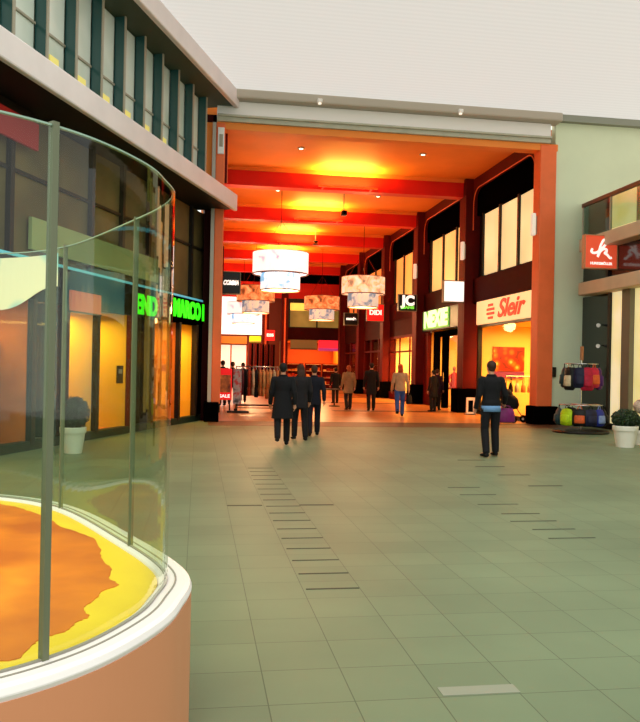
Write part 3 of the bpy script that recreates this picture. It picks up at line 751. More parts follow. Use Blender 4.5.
for k, z in enumerate((3.0, 2.4)):
    t = thing('spot_lamp', 'small white spot lamp inside the dark shop window on the right, ' + ('upper one' if k == 0 else 'lower one'), 'lamp', (XF - 0.06, 21.2, z), 0, 'spot lamps in the dark window')
    MB().tube([(0, 0, 0), (-0.1, -0.1, -0.02)], [0.03, 0.06], 12).build('head', white_m, t)
    MB().box(-0.02, 0.1, -0.015, 0.015, -0.015, 0.015).build('arm', darkframe_m, t)
rwin(102, 19.92, 20.70, 0.1, 3.9, creamlit_m)
struct(MB().box(XF - 0.12, XF + 0.2, 19.5, 19.92, 0, 3.9).build('column_right_building', plain('grey_pillar', (120, 112, 92), 0.5)))
rwin(103, 17.6, 19.5, 0.3, 3.9, creamlit_m); rwin(104, 14.0, 17.5, 0.3, 3.9, yellowlit_m)
struct(MB().box(XF - 0.05, XF + 0.15, 14, 19.5, 0, 0.3).build('baseboard_right', gutter_m))
rwin(105, 20.9, 22.4, 4.28, 5.2, darkglass_m); rwin(106, 18.9, 20.85, 4.28, 5.2, browng_m); rwin(107, 14, 18.8, 4.28, 5.2, browng_m)
rwin(108, 20.9, 22.4, 5.58, 6.7, greyglass_m, x=XF); rwin(109, 19.35, 20.85, 5.58, 6.7, creamlit_m, frame=ledge_m); rwin(110, 14, 19.2, 5.58, 6.7, yellowlit_m)
w = struct_root('balustrade')
for k in range(6): MB().box(11.22, 11.24, 21.7 - 1.55 * (k + 1) + 0.03, 21.7 - 1.55 * k - 0.03, 5.6, 6.5).build('glass_panel', bglass_m, w)
for k in range(7): MB().box(11.2, 11.26, 21.7 - 1.55 * k - 0.02, 21.7 - 1.55 * k + 0.02, 5.58, 6.5).build('post', cap_m, w)
# the coral square sign with a white looping mark
t = thing('projecting_sign', 'coral square sign with a white looping letter, high on the right-hand building', 'sign', (11.12, 20.5, 5.0), 0, 'projecting shop signs')
MB().box(-0.47, 0.47, -0.08, 0.08, -0.45, 0.45).build('lightbox', glow('sign_orange', (226, 82, 50), 0.55), t, bevel=0.02)
fr = MB(); a, b_ = 0.47, 0.45
fr.ring_prism([(-a - .025, -b_ - .025), (a + .025, -b_ - .025), (a + .025, b_ + .025), (-a - .025, b_ + .025)], [(-a, -b_), (a, -b_), (a, b_), (-a, b_)], -0.09, 0.09, 'y')
fr.build('frame', plain('sign_edge', (206, 150, 110), 0.4), t)
loop = [(-0.27, 0.06), (-0.30, -0.02), (-0.22, -0.06), (-0.10, -0.02), (0.06, 0.12), (0.16, 0.26), (0.13, 0.33), (0.05, 0.30), (-0.03, 0.14), (-0.08, -0.06), (-0.11, -0.16), (-0.04, -0.02), (0.06, 0.06), (0.15, 0.05), (0.15, -0.02), (0.10, -0.05), (0.18, -0.10), (0.26, -0.18), (0.31, -0.17)]
def catmull(P, n=8, closed=False):
    out = []; N = len(P)
    for i in range(N if closed else N - 1):
        if closed: p = [Vector(P[(i + k - 1) % N]) for k in range(4)]
        else: p = [Vector(P[min(max(i + k - 1, 0), N - 1)]) for k in range(4)]
        for j in range(n):
            s = j / n
            out.append(0.5 * ((2 * p[1]) + (p[2] - p[0]) * s + (2 * p[0] - 5 * p[1] + 4 * p[2] - p[3]) * s * s + (3 * p[1] - p[0] - 3 * p[2] + p[3]) * s ** 3))
    if not closed: out.append(Vector(P[-1]))
    return out
MB().tube([(q.x, -0.085, q.y + 0.02) for q in catmull(loop, 6)], [(0.034, 0.012)] * (6 * (len(loop) - 1) + 1), 8).build('script_mark', glow('mark_white', (255, 240, 232), 0.8), t)
lettering('small_lettering', 'HUNKEMÖLLER', 0.1, MATS['mark_white'], t, (0, -0.085, -0.33), FACE_CAM, 0.006, 0.003, width=0.66)
for z in (-0.3, 0.3): MB().tube([(0.45, 0.0, z), (0.62, 0, z)], 0.025, 8).build('bracket', darkframe_m, t)

# ------------------------------------------------------------------ curved glass display case in the left foreground
P0 = [(-1.28, 5.43), (-0.82, 5.0), (-0.38, 4.1), (-0.13, 3.45), (-0.15, 3.05), (-0.23, 2.78), (-0.40, 2.50), (-0.66, 2.30), (-1.1, 2.15), (-1.8, 2.2), (-2.5, 2.6), (-2.9, 3.4), (-2.9, 4.4), (-2.5, 5.2), (-1.9, 5.6)]
ring = [(q.x, q.y) for q in catmull(P0, 10, True)]
def offset(pl, d):
    """outline moved outwards by d (inwards when negative)"""
    n = len(pl); out = []
    cx = sum(p[0] for p in pl) / n; cy = sum(p[1] for p in pl) / n
    for i in range(n):
        a, b = Vector(pl[i - 1]), Vector(pl[(i + 1) % n]); t = (b - a).normalized(); nn = Vector((t.y, -t.x))
        if nn.dot(Vector(pl[i]) - Vector((cx, cy))) < 0: nn = -nn
        out.append((pl[i][0] + nn.x * d, pl[i][1] + nn.y * d))
    return out
KB = Vector((-1.5, 3.8))
kc = [(p[0] - KB.x, p[1] - KB.y) for p in ring]
kiosk = thing('display_case', 'big rounded glass display case on a peach base in the left foreground', 'display case', (KB.x, KB.y, 0))
MB().ring_prism(offset(kc, 0.105), offset(kc, -0.1), 0.0, 0.655).build('base', peach_m, kiosk, smooth=False)
sm = MB().ring_prism(offset(kc, 0.107), offset(kc, -0.035), 0.645, 0.70).build('sill', sill_m, kiosk, bevel=0.025)
MB().ring_prism(offset(kc, 0.043), offset(kc, 0.036), 0.698, 0.703).build('sill_groove', plain('sill_groove', (140, 134, 124), 0.5), sm)
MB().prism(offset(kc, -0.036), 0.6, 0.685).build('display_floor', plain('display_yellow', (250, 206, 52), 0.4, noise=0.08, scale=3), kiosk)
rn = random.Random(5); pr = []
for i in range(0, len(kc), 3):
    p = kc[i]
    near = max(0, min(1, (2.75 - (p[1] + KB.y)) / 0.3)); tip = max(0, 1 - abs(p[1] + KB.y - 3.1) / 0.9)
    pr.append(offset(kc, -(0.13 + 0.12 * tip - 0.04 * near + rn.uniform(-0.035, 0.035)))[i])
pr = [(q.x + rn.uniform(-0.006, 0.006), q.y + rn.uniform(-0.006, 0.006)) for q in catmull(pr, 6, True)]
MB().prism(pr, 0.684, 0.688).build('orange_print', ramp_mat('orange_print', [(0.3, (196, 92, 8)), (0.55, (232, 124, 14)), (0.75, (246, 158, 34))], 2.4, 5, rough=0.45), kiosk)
# glass in curved panels, each with a joint at its end
def idx_near(p): return min(range(len(ring)), key=lambda i: (ring[i][0] - p[0]) ** 2 + (ring[i][1] - p[1]) ** 2)
cuts = sorted(idx_near(p) for p in ((-0.45, 2.455), (-0.345, 3.97), (-0.84, 5.02), (-1.8, 2.2), (-2.9, 3.9), (-1.9, 5.6)))
go, gi = offset(kc, 0.006), offset(kc, -0.006)
N = len(kc); ZT = 2.31
for a, b_ in zip(cuts, cuts[1:] + [cuts[0] + N]):
    ids = [i % N for i in range(a, b_ + 1)]
    MB().ring_prism([go[i] for i in ids], [gi[i] for i in ids], 0.70, ZT, closed=False).build('glass_panel', kglass_m, kiosk, smooth=False)
    ho, hi = offset(kc, 0.0065), offset(kc, -0.0065)
    MB().ring_prism([ho[i] for i in ids], [hi[i] for i in ids], ZT, ZT + 0.006, closed=False).build('top_edge', plain('glass_edge', (150, 176, 160), 0.25) if 'glass_edge' not in MATS else MATS['glass_edge'], kiosk)
    MB().ring_prism([ho[i] for i in ids], [hi[i] for i in ids], 0.685, 0.706, closed=False).build('bottom_seal', MATS['sill_groove'], kiosk)
for i in cuts:
    q = kc[i]; t_ = (Vector(kc[(i + 1) % N]) - Vector(kc[i - 1])).normalized(); n_ = Vector((t_.y, -t_.x)); w_ = 0.011 if q[1] + KB.y < 3 else 0.006
    pl = [tuple(Vector(q) + t_ * sx * w_ + n_ * sy * 0.012) for sx, sy in ((-1, -1), (1, -1), (1, 1), (-1, 1))]
    MB().prism(pl, 0.69, ZT + 0.015).build('glass_joint', joint_m, kiosk)
# thin sheet at the far glass, outside reflections painted in its colours
reflection_m = ramp_mat('window_film', [(0.38, (60, 150, 170)), (0.47, (150, 205, 200)), (0.53, (226, 228, 196)), (0.66, (226, 228, 196)), (0.72, (80, 110, 190))], 2.0, 1, rough=0.5)
fi = [i % N for i in range(idx_near((-1.75, 5.58)) - N, idx_near((-0.86, 5.05)) + 1)]
fo, fn = offset(kc, -0.010), offset(kc, -0.013)
fb = bmesh.new(); F = []
for k, i in enumerate(fi):
    s = k / (len(fi) - 1)
    F.append([fb.verts.new((*o_[i], z)) for o_ in (fo, fn) for z in (2.30 - 0.42 + 0.18 * s + 0.03 * math.sin(9 * s), 2.30 - 0.02)])
for A, B in zip(F, F[1:]):
    for q in ((0, 1), (3, 2), (1, 3), (2, 0)): fb.faces.new((A[q[0]], B[q[0]], B[q[1]], A[q[1]]))
for A in (F[0], F[-1]): fb.faces.new((A[0], A[1], A[3], A[2]))
mb = MB(); mb.bm.free(); mb.bm = fb
mb.build('printed_film', reflection_m, kiosk)
light('display_lamp', 'AREA', (-1.6, 3.9, 2.6), 26, (255, 226, 170), 0.7, (-1.2, 3.7, 0.7))  # unseen area light added to brighten the display floor

# ------------------------------------------------------------------ plants in pots
leaf_m = ramp_mat('shrub_leaf', [(0.3, (16, 30, 10)), (0.6, (34, 58, 20)), (0.8, (58, 84, 30))], 14, 2, rough=0.6)
def potted(label, loc, R, rf, group, hz=None, leafm=None, leaves=1500, tall=1.42):
    t = thing('potted_shrub', label, 'plant', loc, random.random() * 6, group)
    H_ = R * tall
    po = MB().lathe([(R * 0.70, 0), (R * 0.93, H_ * 0.78), (R, H_ * 0.78), (R * 1.03, H_ * 0.97), (R * 1.0, H_), (R * 0.92, H_), (R * 0.88, H_ * 0.88), (0, H_ * 0.86)], 32).build('pot', potwhite_m, t, smooth=False)
    MB().lathe([(0, H_ * 0.90), (R * 0.89, H_ * 0.90), (R * 0.89, H_ * 0.87), (0, H_ * 0.87)], 24).build('soil', soil_m, po)
    mb = MB(); hz = hz or rf
    c = Vector((0, 0, H_ + hz * 0.78))
    mb.ball(c, rf * 0.86, rf * 0.86, hz * 0.86, 20, 12)
    for k in range(leaves):
        z = random.uniform(-1, 1); a = random.uniform(0, 2 * PI); s = math.sqrt(1 - z * z)
        d = Vector((s * math.cos(a), s * math.sin(a), z)); p = c + Vector((d.x * rf, d.y * rf, d.z * hz)) * random.uniform(0.84, 1.03)
        side = d.cross(Vector((random.uniform(-1, 1), random.uniform(-1, 1), random.uniform(-1, 1)))).normalized(); up_ = side.cross(d).normalized()
        l = 0.03 * random.uniform(0.7, 1.4); q = (d * 0.7 + up_ * 0.7).normalized()
        vs = [mb.bm.verts.new(p + v) for v in (-side * l * 0.5, q * l * 0.9 - side * 0.0, side * l * 0.5, -q * l * 0.6)]
        mb.bm.faces.new((vs[0], vs[1], vs[2], vs[3]))
    mb.build('foliage', leafm or leaf_m, t)
    MB().tube([(0, 0, H_ * 0.85), (0.01, 0, H_ + hz * 0.4)], 0.025, 8).build('stem', soil_m, t)
    return t
potted('dark green ball shrub in a white pot outside the right-hand shop', (9.22, 15.75, 0), 0.265, 0.29, 'clipped shrubs in white pots', 0.2, tall=1.75)
potted('dark bushy plant in a white pot seen through the curved glass', (-2.16, 14.3, 0), 0.225, 0.27, 'clipped shrubs in white pots', 0.3, tall=2.05)
hyd_m = ramp_mat('hydrangea_bloom', [(0.3, (150, 110, 90)), (0.6, (214, 190, 170)), (0.8, (238, 220, 206))], 10, 2, rough=0.7)
t = potted('plant with a pale pinkish bloom at the right edge behind the white pot', (9.92, 16.35, 0), 0.23, 0.17, 'clipped shrubs in white pots', 0.15)
mb = MB(); c = Vector((0.02, 0.0, 0.86))
mb.ball(c, 0.16, 0.16, 0.15)
for k in range(500):
    d = Vector((random.gauss(0, 1), random.gauss(0, 1), random.gauss(0, 1))).normalized(); p = c + d * 0.165
    s = d.cross(Vector((0.3, 0.9, 0.2))).normalized() * 0.018; v = s.cross(d)
    mb.bm.faces.new([mb.bm.verts.new(p + w) for w in (-s, v, s, -v)])
bl = mb.build('bloom', hyd_m, t); bl['label'] = 'pale pinkish round bloom'

# ------------------------------------------------------------------ people
skin_m = plain('skin', (196, 140, 108), 0.6)
eye_m = plain('eye_dark', (30, 24, 20), 0.3)
lip_m = plain('lip', (150, 80, 70), 0.5)
hair_ms = {k: plain('hair_' + k, c, 0.7, noise=0.2, scale=30) for k, c in dict(black=(18, 12, 10), brown=(60, 34, 20), auburn=(150, 66, 26), grey=(110, 90, 78), red=(180, 66, 24)).items()}
cloth_ms = {k: plain('cloth_' + k, c, 0.85, noise=0.15, scale=9) for k, c in dict(black=(12, 11, 14), navy=(16, 16, 28), beige=(190, 150, 108), olive=(140, 112, 74), jeans=(50, 84, 150), charcoal=(28, 24, 26), brown=(62, 40, 28), shirtblue=(110, 150, 196), red=(170, 36, 20), shoe=(14, 12, 12), plum=(40, 14, 34)).items()}
def remesh(mb, name, mat, parent, vox, smooth_it=4):
    o = mb.build(name, mat, None)
    m = o.modifiers.new('r', 'REMESH'); m.mode = 'VOXEL'; m.voxel_size = vox; m.use_smooth_shade = True
    s = o.modifiers.new('s', 'SMOOTH'); s.factor = 0.5; s.iterations = smooth_it
    bake(o); o.data.name = name
    if not o.data.materials: o.data.materials.append(mat)
    if parent is not None: o.parent = parent
    return o
def person(label, loc, rz, h, jacket, legs, hair, vox=0.012, stride=0.0, hem=0.80, hairlen=0.0, arms='down', group='people in the passage', shirt=None, turn=0.0, lean=0.0, spread=0.0, coat_flare=0.0):
    """standing or walking figure that faces local +Y"""
    k = h / 1.75
    V = lambda x, y, z: Vector((x, y + lean * max(0, z - 0.9), z)) * k
    # leg joints
    def leg(sd):
        sw = stride * sd
        hip = V(0.09 * sd, 0, 0.92); knee = V((0.10 + spread * 0.4) * sd, 0.5 * sw * 0.42 + 0.03, 0.50)
        ank = V((0.10 + spread) * sd, sw * 0.42 - (0.08 if sw < 0 else 0), 0.085 + (0.10 if sw < -0.3 else 0))
        toe = ank + V(0.02 * sd, 0.17, -0.05); toe.y -= 0
        return hip, knee, ank, toe
    def arm(sd):
        sh = V(0.185 * sd, 0.0, 1.41); sw = -stride * sd
        if arms == 'down' or (arms in ('hold', 'carry') and sd < 0):
            el = V(0.245 * sd, -0.03 + 0.12 * sw, 1.12); wr = V(0.255 * sd, 0.06 + 0.28 * sw, 0.88)
        elif arms == 'front':
            el = V(0.25 * sd, 0.0, 1.12); wr = V(0.14 * sd, 0.22, 1.05)
        elif arms == 'carry':
            el = V(0.27 * sd, -0.03, 1.13); wr = V(0.32 * sd, 0.12, 0.98)
        elif arms == 'hold':
            el = V(0.26 * sd, -0.03, 1.12); wr = V(0.29 * sd, 0.06, 0.87)
        return sh, el, wr
    body = MB()
    body.loft([(z * k, 0, (y + lean * max(0, z - 0.9)) * k, rx * k, ry * k) for z, y, rx, ry in ((0.84, 0, 0.10, 0.08), (0.90, 0, 0.155, 0.105), (1.02, 0, 0.14, 0.095), (1.10, 0, 0.13, 0.09), (1.25, 0, 0.155, 0.11), (1.38, 0, 0.165, 0.10), (1.44, 0, 0.12, 0.075), (1.48, 0, 0.06, 0.055))])
    body.tube([V(0, 0, 1.42), V(0, 0.005, 1.50), V(0, 0.02, 1.58)], [0.062 * k, 0.054 * k, 0.056 * k], 12)
    hc = V(0, 0.02, 1.635)
    HR = Matrix.Rotation(turn, 4, 'Z')
    def hv(x, y, z): return hc + (HR @ Vector((x, y, z))) * k
    def hball(c, a, b_, c_): body.xf(Matrix()); bmesh.ops.create_uvsphere(body.bm, u_segments=16, v_segments=10, radius=1, matrix=Matrix.Translation(hv(*c)) @ HR @ Matrix.Diagonal((a * k, b_ * k, c_ * k, 1)))
    hball((0, 0, 0.01), 0.076, 0.096, 0.105); hball((0, 0.035, -0.05), 0.056, 0.062, 0.07)
    body.tube([hv(0, 0.085, 0.02), hv(0, 0.112, -0.025), hv(0, 0.09, -0.035)], [0.010 * k, 0.016 * k, 0.010 * k], 8)
    for sd in (-1, 1): hball((0.078 * sd, -0.005, -0.01), 0.012, 0.022, 0.032)
    hands = {}
    for sd in (-1, 1):
        hip, knee, ank, toe = leg(sd)
        body.capsule(hip, knee, 0.082 * k, 0.056 * k); body.tube([knee, knee.lerp(ank, 0.35), ank], [0.054 * k, 0.056 * k, 0.036 * k], 10)
        body.capsule(ank, toe, 0.038 * k, 0.03 * k)
        sh, el, wr = arm(sd)
        body.capsule(sh, el, 0.052 * k, 0.042 * k); body.capsule(el, wr, 0.041 * k, 0.028 * k)
        d = (wr - el).normalized(); fwd = Vector((0, 1, 0)); fwd = (fwd - d * fwd.dot(d)).normalized(); inn = d.cross(fwd).normalized() * (1 if sd > 0 else -1)
        if inn.x * sd > 0: inn = -inn
        pm = wr + d * 0.05 * k
        body.tube([wr, wr + d * 0.03 * k, wr + d * 0.085 * k], [(0.026 * k, 0.020 * k), (0.036 * k, 0.018 * k), (0.040 * k, 0.017 * k)], 10)
        for j, (o_, L_) in enumerate(((0.030, 0.072), (0.010, 0.080), (-0.010, 0.075), (-0.029, 0.060))):
            b0 = wr + d * 0.08 * k + fwd * o_ * k; b1 = b0 + (d + inn * 0.25).normalized() * L_ * 0.5 * k; b2 = b1 + (d + inn * 0.9).normalized() * L_ * 0.5 * k
            body.capsule(b0, b1, 0.0095 * k, 0.009 * k, 8); body.capsule(b1, b2, 0.009 * k, 0.0078 * k, 8)
        t0 = wr + d * 0.03 * k + fwd * 0.03 * k; t1 = t0 + (d * 0.6 + fwd * 0.6 + inn * 0.3).normalized() * 0.04 * k
        body.capsule(t0, t1, 0.012 * k, 0.010 * k, 8); body.capsule(t1, t1 + (d + inn * 0.3).normalized() * 0.03 * k, 0.010 * k, 0.008 * k, 8)
        hands[sd] = wr + d * 0.10 * k
    o = remesh(body, 'person', skin_m, None, min(vox, 0.011), 2)
    tag(o, label, 'person', group); o.location = loc; o.rotation_euler = (0, 0, rz)
    # face
    for sd in (-1, 1): MB().ball(hv(0.03 * sd, 0.083, 0.012), 0.011 * k).build('eye', eye_m, o, smooth=True)
    MB().ball(hv(0, 0.092, -0.062), 0.022 * k, 0.008 * k, 0.007 * k).build('mouth', lip_m, o, smooth=True)
    # hair
    hb = MB()
    bmesh.ops.create_uvsphere(hb.bm, u_segments=18, v_segments=12, radius=1, matrix=Matrix.Translation(hv(0, -0.014, 0.034)) @ HR @ Matrix.Diagonal((0.088 * k, 0.100 * k, 0.094 * k, 1)))
    if hairlen > 0:
        hb.tube([hv(0, -0.045, 0.03), hv(0, -0.075, -0.08), hv(0, -0.085, -0.08 - hairlen * 0.6), hv(0, -0.08, -0.08 - hairlen)], [(0.085 * k, 0.05 * k), (0.095 * k, 0.045 * k), (0.09 * k, 0.035 * k), (0.05 * k, 0.02 * k)], 14)
    else:
        hb.ball(hv(0, -0.04, -0.02), 0.072 * k, 0.055 * k, 0.06 * k)
    remesh(hb, 'hair', hair_ms[hair], o, max(vox, 0.009), 3)
    # trousers
    tb = MB()
    tb.loft([(z * k, 0, (lean * max(0, z - 0.9)) * k, rx * k, ry * k) for z, rx, ry in ((0.80, 0.12, 0.10), (0.88, 0.172, 0.125), (0.96, 0.168, 0.12), (1.03, 0.155, 0.108))])
    for sd in (-1, 1):
        hip, knee, ank, toe = leg(sd)
        tb.tube([hip + V(0, 0, 0.0), hip.lerp(knee, 0.3), knee, knee.lerp(ank, 0.5), ank + Vector((0, 0, 0.0))], [0.098 * k, 0.096 * k, 0.075 * k, 0.072 * k, 0.064 * k], 12)
    remesh(tb, 'trousers', cloth_ms[legs], o, vox, 3)
    # shoes
    for sd in (-1, 1):
        hip, knee, ank, toe = leg(sd)
        sb = MB(); base = ank.z - 0.07 * k
        sb.tube([ank + V(0, -0.05, -0.035) * 1, ank + V(0, 0.02, -0.03), ank + V(0.01 * sd, 0.10, -0.042), ank + V(0.015 * sd, 0.19, -0.052)], [(0.038 * k, 0.034 * k), (0.046 * k, 0.045 * k), (0.048 * k, 0.034 * k), (0.036 * k, 0.024 * k)], 12)
        sb.capsule(ank + V(0, 0, -0.01), ank + V(0, 0, 0.05), 0.045 * k, 0.045 * k)
        so_ = remesh(sb, 'shoe', cloth_ms['shoe'], o, 0.010, 2)
    # jacket or coat
    jb = MB()
    rings_ = [(hem, 0.185 + coat_flare, 0.135 + coat_flare * 0.7), (hem + 0.06, 0.185 + coat_flare * 0.8, 0.138 + coat_flare * 0.5), (1.05, 0.168 + coat_flare * 0.3, 0.125), (1.16, 0.165, 0.122), (1.28, 0.185, 0.135), (1.38, 0.195, 0.128), (1.44, 0.155, 0.105), (1.475, 0.10, 0.082), (1.51, 0.075, 0.075)]
    jb.loft([(z * k, 0, (lean * max(0, z - 0.9)) * k, rx * k, ry * k) for z, rx, ry in rings_], 24)
    for sd in (-1, 1):
        sh, el, wr = arm(sd)
        jb.capsule(V(0.13 * sd, 0, 1.40), sh, 0.068 * k, 0.068 * k)
        jb.tube([sh + V(0, 0, 0.03), sh, sh.lerp(el, 0.5), el, el.lerp(wr, 0.5), wr], [0.05 * k, 0.070 * k, 0.064 * k, 0.058 * k, 0.052 * k, 0.046 * k], 12)
    jk = remesh(jb, 'jacket', cloth_ms[jacket], o, vox, 3)
    cb = MB().torus(V(0, 0.0 + 0, 1.49), 0.072 * k, 0.022 * k, 24, 8)
    cb.build('collar', cloth_ms[jacket], jk, smooth=True)
    if shirt:
        MB().loft([(z * k, 0, 0, rx * k, ry * k) for z, rx, ry in ((hem - 0.10, 0.186, 0.138), (hem - 0.02, 0.188, 0.139), (hem + 0.05, 0.17, 0.125))], 24).build('shirt_hem', cloth_ms[shirt], o, smooth=True)['label'] = 'light blue shirt hem'
    return o, {s: Matrix.Translation(loc) @ Matrix.Rotation(rz, 4, 'Z') @ v for s, v in hands.items()}
PX = []
nearman, nh = person('man in a dark jacket over a light blue hem, nearest at right, facing away', (5.40, 13.85, 0), 0.05, 1.78, 'black', 'black', 'brown', 0.010, stride=0.12, hem=0.93, arms='carry', shirt='shirtblue', spread=0.03)
person('person in a wide black coat, leftmost of the dark trio walking into the hall', (1.70, 15.65, 0), -0.08, 1.67, 'black', 'black', 'black', 0.011, stride=0.35, hem=0.58, coat_flare=0.05, group='dark trio at the entrance')
person('person in a black jacket with brown hair, middle of the dark trio', (2.22, 16.9, 0), 0.1, 1.66, 'charcoal', 'black', 'brown', 0.012, stride=-0.25, hem=0.74, hairlen=0.14, group='dark trio at the entrance')
person('person in a navy jacket and dark jeans, rightmost of the dark trio', (2.68, 17.96, 0), -0.1, 1.64, 'navy', 'navy', 'brown', 0.012, stride=0.3, hem=0.78, group='dark trio at the entrance')
person('person in an olive beige coat and dark trousers walking away in the hall', (5.68, 29.2, 0), 0.1, 1.70, 'olive', 'charcoal', 'auburn', 0.014, stride=0.2, hem=0.66, hairlen=0.06, coat_flare=0.02)
person('person in a long dark coat beside the beige coated walker', (6.46, 28.7, 0), -0.1, 1.80, 'black', 'black', 'black', 0.014, stride=0.25, hem=0.62, coat_flare=0.01)
walker, wh = person('red-haired person in a beige jacket and blue jeans striding in the hall', (6.69, 25.35, 0), -0.15, 1.76, 'beige', 'jeans', 'red', 0.012, stride=0.45, hem=0.86, hairlen=0.10, arms='hold')
person('dark figure beside the dark framed door, left of the pair', (8.85, 28.6, 0), 0.5, 1.58, 'black', 'black', 'black', 0.014, hem=0.62, coat_flare=0.04, group='dark pair by the shop door')
person('dark figure in a plum coat right in front of the yellow doorway', (9.3, 29.6, 0), -0.6, 1.62, 'plum', 'black', 'brown', 0.014, hem=0.70, coat_flare=0.02, group='dark pair by the shop door')
person('dark person behind the red advertising board, nearest the orange column', (0.98, 31.2, 0), 0.3, 1.80, 'black', 'black', 'black', 0.014, hem=0.75, group='people behind the clothes rail')
person('dark person second from the orange column, behind the clothes rail', (1.42, 32.4, 0), -0.2, 1.76, 'charcoal', 'black', 'brown', 0.014, hem=0.75, stride=0.2, group='people behind the clothes rail')
person('dark person third from the orange column, behind the clothes rail', (1.95, 34.2, 0), 0.1, 1.74, 'navy', 'black', 'black', 0.014, hem=0.75, group='people behind the clothes rail')
person('person in black behind the small round table deep in the hall', (6.1, 34.4, 0), 0.2, 1.6, 'black', 'black', 'black', 0.014, hem=0.70)
# dressed shop dummy in the yellow doorway
t = thing('mannequin', 'red dressed shop mannequin standing in the yellow lit doorway', 'mannequin', (11.15, 33.0, 0))
MB().loft([(0.75, 0, 0, 0.26, 0.2), (0.95, 0, 0, 0.19, 0.14), (1.15, 0, 0, 0.14, 0.10), (1.35, 0, 0, 0.18, 0.11), (1.46, 0, 0, 0.12, 0.08), (1.5, 0, 0, 0.05, 0.05)]).build('dress', cloth_ms['red'], t, smooth=True)
MB().tube([(0, 0, 1.45), (0, 0, 1.58)], 0.045, 10).ball((0, 0, 1.66), 0.075, 0.09, 0.105).build('head', plain('mannequin_skin', (176, 92, 50), 0.5), t, smooth=True)
for sd in (-1, 1):
    MB().tube([(0.18 * sd, 0, 1.4), (0.26 * sd, -0.04, 1.15), (0.22 * sd, -0.14, 0.93)], [0.05, 0.04, 0.03], 10).build('arm', cloth_ms['red'], t, smooth=True)
    MB().tube([(0.08 * sd, 0, 0.8), (0.09 * sd, 0, 0.45), (0.09 * sd, 0, 0.06)], [0.08, 0.055, 0.04], 10).build('leg', cloth_ms['charcoal'], t, smooth=True)
MB().lathe([(0.26, 0), (0.26, 0.03), (0, 0.03)], 24).build('base_plate', chrome_m, t)
# bust with a pale blue cape in the left shop window
t = lthing('mannequin', 'pale blue draped shop bust in the left shop window above the white pot', 'mannequin', (-1.55, -6.9, 0.12))
MB().loft([(0.95, 0, 0, 0.30, 0.22), (1.15, 0, 0, 0.27, 0.2), (1.4, 0, 0, 0.2, 0.15), (1.5, 0, 0, 0.07, 0.07)]).build('cape', ramp_mat('cape_print', [(0.4, (60, 110, 110)), (0.6, (150, 176, 160))], 5, 3), t, smooth=True)
MB().ball((0, 0, 1.64), 0.10, 0.12, 0.13).build('head', plain('bust_white', (176, 196, 190), 0.4), t, smooth=True)
MB().tube([(0, 0, 0.0), (0, 0, 1.0)], 0.04, 10).build('stand', darkframe_m, t)
MB().lathe([(0.22, 0), (0.22, 0.03), (0, 0.04)], 24).build('base_plate', darkframe_m, t)

# bags in hands
def handbag(label, p, col, w=0.34, h=0.26, rz=0.0, drop=0.16, group=None):
    t = thing('handbag', label, 'bag', (p.x, p.y, p.z - drop - h), rz, group)
    mb = MB().loft([(0, 0, 0, w * 0.46, 0.07), (h * 0.1, 0, 0, w * 0.5, 0.085), (h * 0.6, 0, 0, w * 0.46, 0.075), (h, 0, 0, w * 0.38, 0.03)], 24)
    mb.build('body', col, t, smooth=True)
    for s in (-1, 1):
        MB().tube([q for q in catmull([(-w * 0.24, s * 0.025, h * 0.97), (-w * 0.2, s * 0.02, h + drop * 0.7), (0, s * 0.008, h + drop), (w * 0.2, s * 0.02, h + drop * 0.7), (w * 0.24, s * 0.025, h * 0.97)], 5)] if False else [(-w * 0.24, s * 0.025, h * 0.95), (-w * 0.2, s * 0.02, h + drop * 0.7), (0, s * 0.008, h + drop), (w * 0.2, s * 0.02, h + drop * 0.7), (w * 0.24, s * 0.025, h * 0.95)], 0.009, 8).build('strap', col, t, smooth=True)
    return t
purple_m = plain('bag_purple', (110, 22, 84), 0.45, noise=0.2, scale=12)
handbag('purple bag hanging from the right hand of the man in the dark jacket', nh[1] + Vector((0.03, 0.0, 0.02)), purple_m, 0.44, 0.27, 0.2, 0.05)
handbag('black bag in the right hand of the red-haired walker in jeans', wh[1] + Vector((0.02, 0, 0.04)), cloth_ms['black'], 0.36, 0.30, 0.9, 0.08)

# ------------------------------------------------------------------ clothes rails
def garment(label, p, col, group, length=0.85, rz=0.0, sleeves=True):
    """garment on a hanger; its shoulder line runs along local Y; p is the point on the rail"""
    t = thing('hanging_garment', label, 'garment', p, rz, group)
    mb = MB(); zt = -0.10; sg = 14
    rings_ = []
    for z, wy, dx in ((zt, 0.05, 0.03), (zt - 0.05, 0.17, 0.045), (zt - 0.10, 0.21, 0.055), (zt - 0.35, 0.18, 0.05), (zt - 0.7 * length, 0.20, 0.055), (zt - length, 0.22, 0.06)):
        j = random.uniform(0.85, 1.15); rings_.append((z, 0, 0, dx * j, wy * j))
    mb.loft(rings_[::-1], sg)
    g_ = mb.build('cloth', col, t, smooth=True)
    if sleeves:
        for s in (-1, 1): MB().tube([(0, s * 0.19, zt - 0.08), (0.01, s * 0.235, zt - 0.35), (0.015, s * 0.24, zt - 0.62)], [(0.05, 0.05), (0.045, 0.04), (0.04, 0.03)], 10).build('sleeve', col, t, smooth=True)
    MB().tube([(0, 0, zt + 0.0), (0, 0, -0.03), (0.0, 0.02, 0.015), (0, -0.005, 0.022)], 0.006, 6).build('hanger_hook', chrome_m, t)
    return t
gm = {k: plain('garment_' + k, c, 0.85, noise=0.2, scale=7) for k, c in dict(grey=(150, 146, 140), black=(14, 12, 14), rust=(170, 60, 32), cream=(214, 190, 150), tan=(206, 130, 70), sand=(222, 168, 104), plum=(96, 40, 48), red=(190, 30, 26), white=(226, 214, 206)).items()}
RY = 27.2
t = thing('clothes_rail', 'chrome clothes rail full of garments near the orange column at left', 'clothes rail', (2.15, RY, 0))
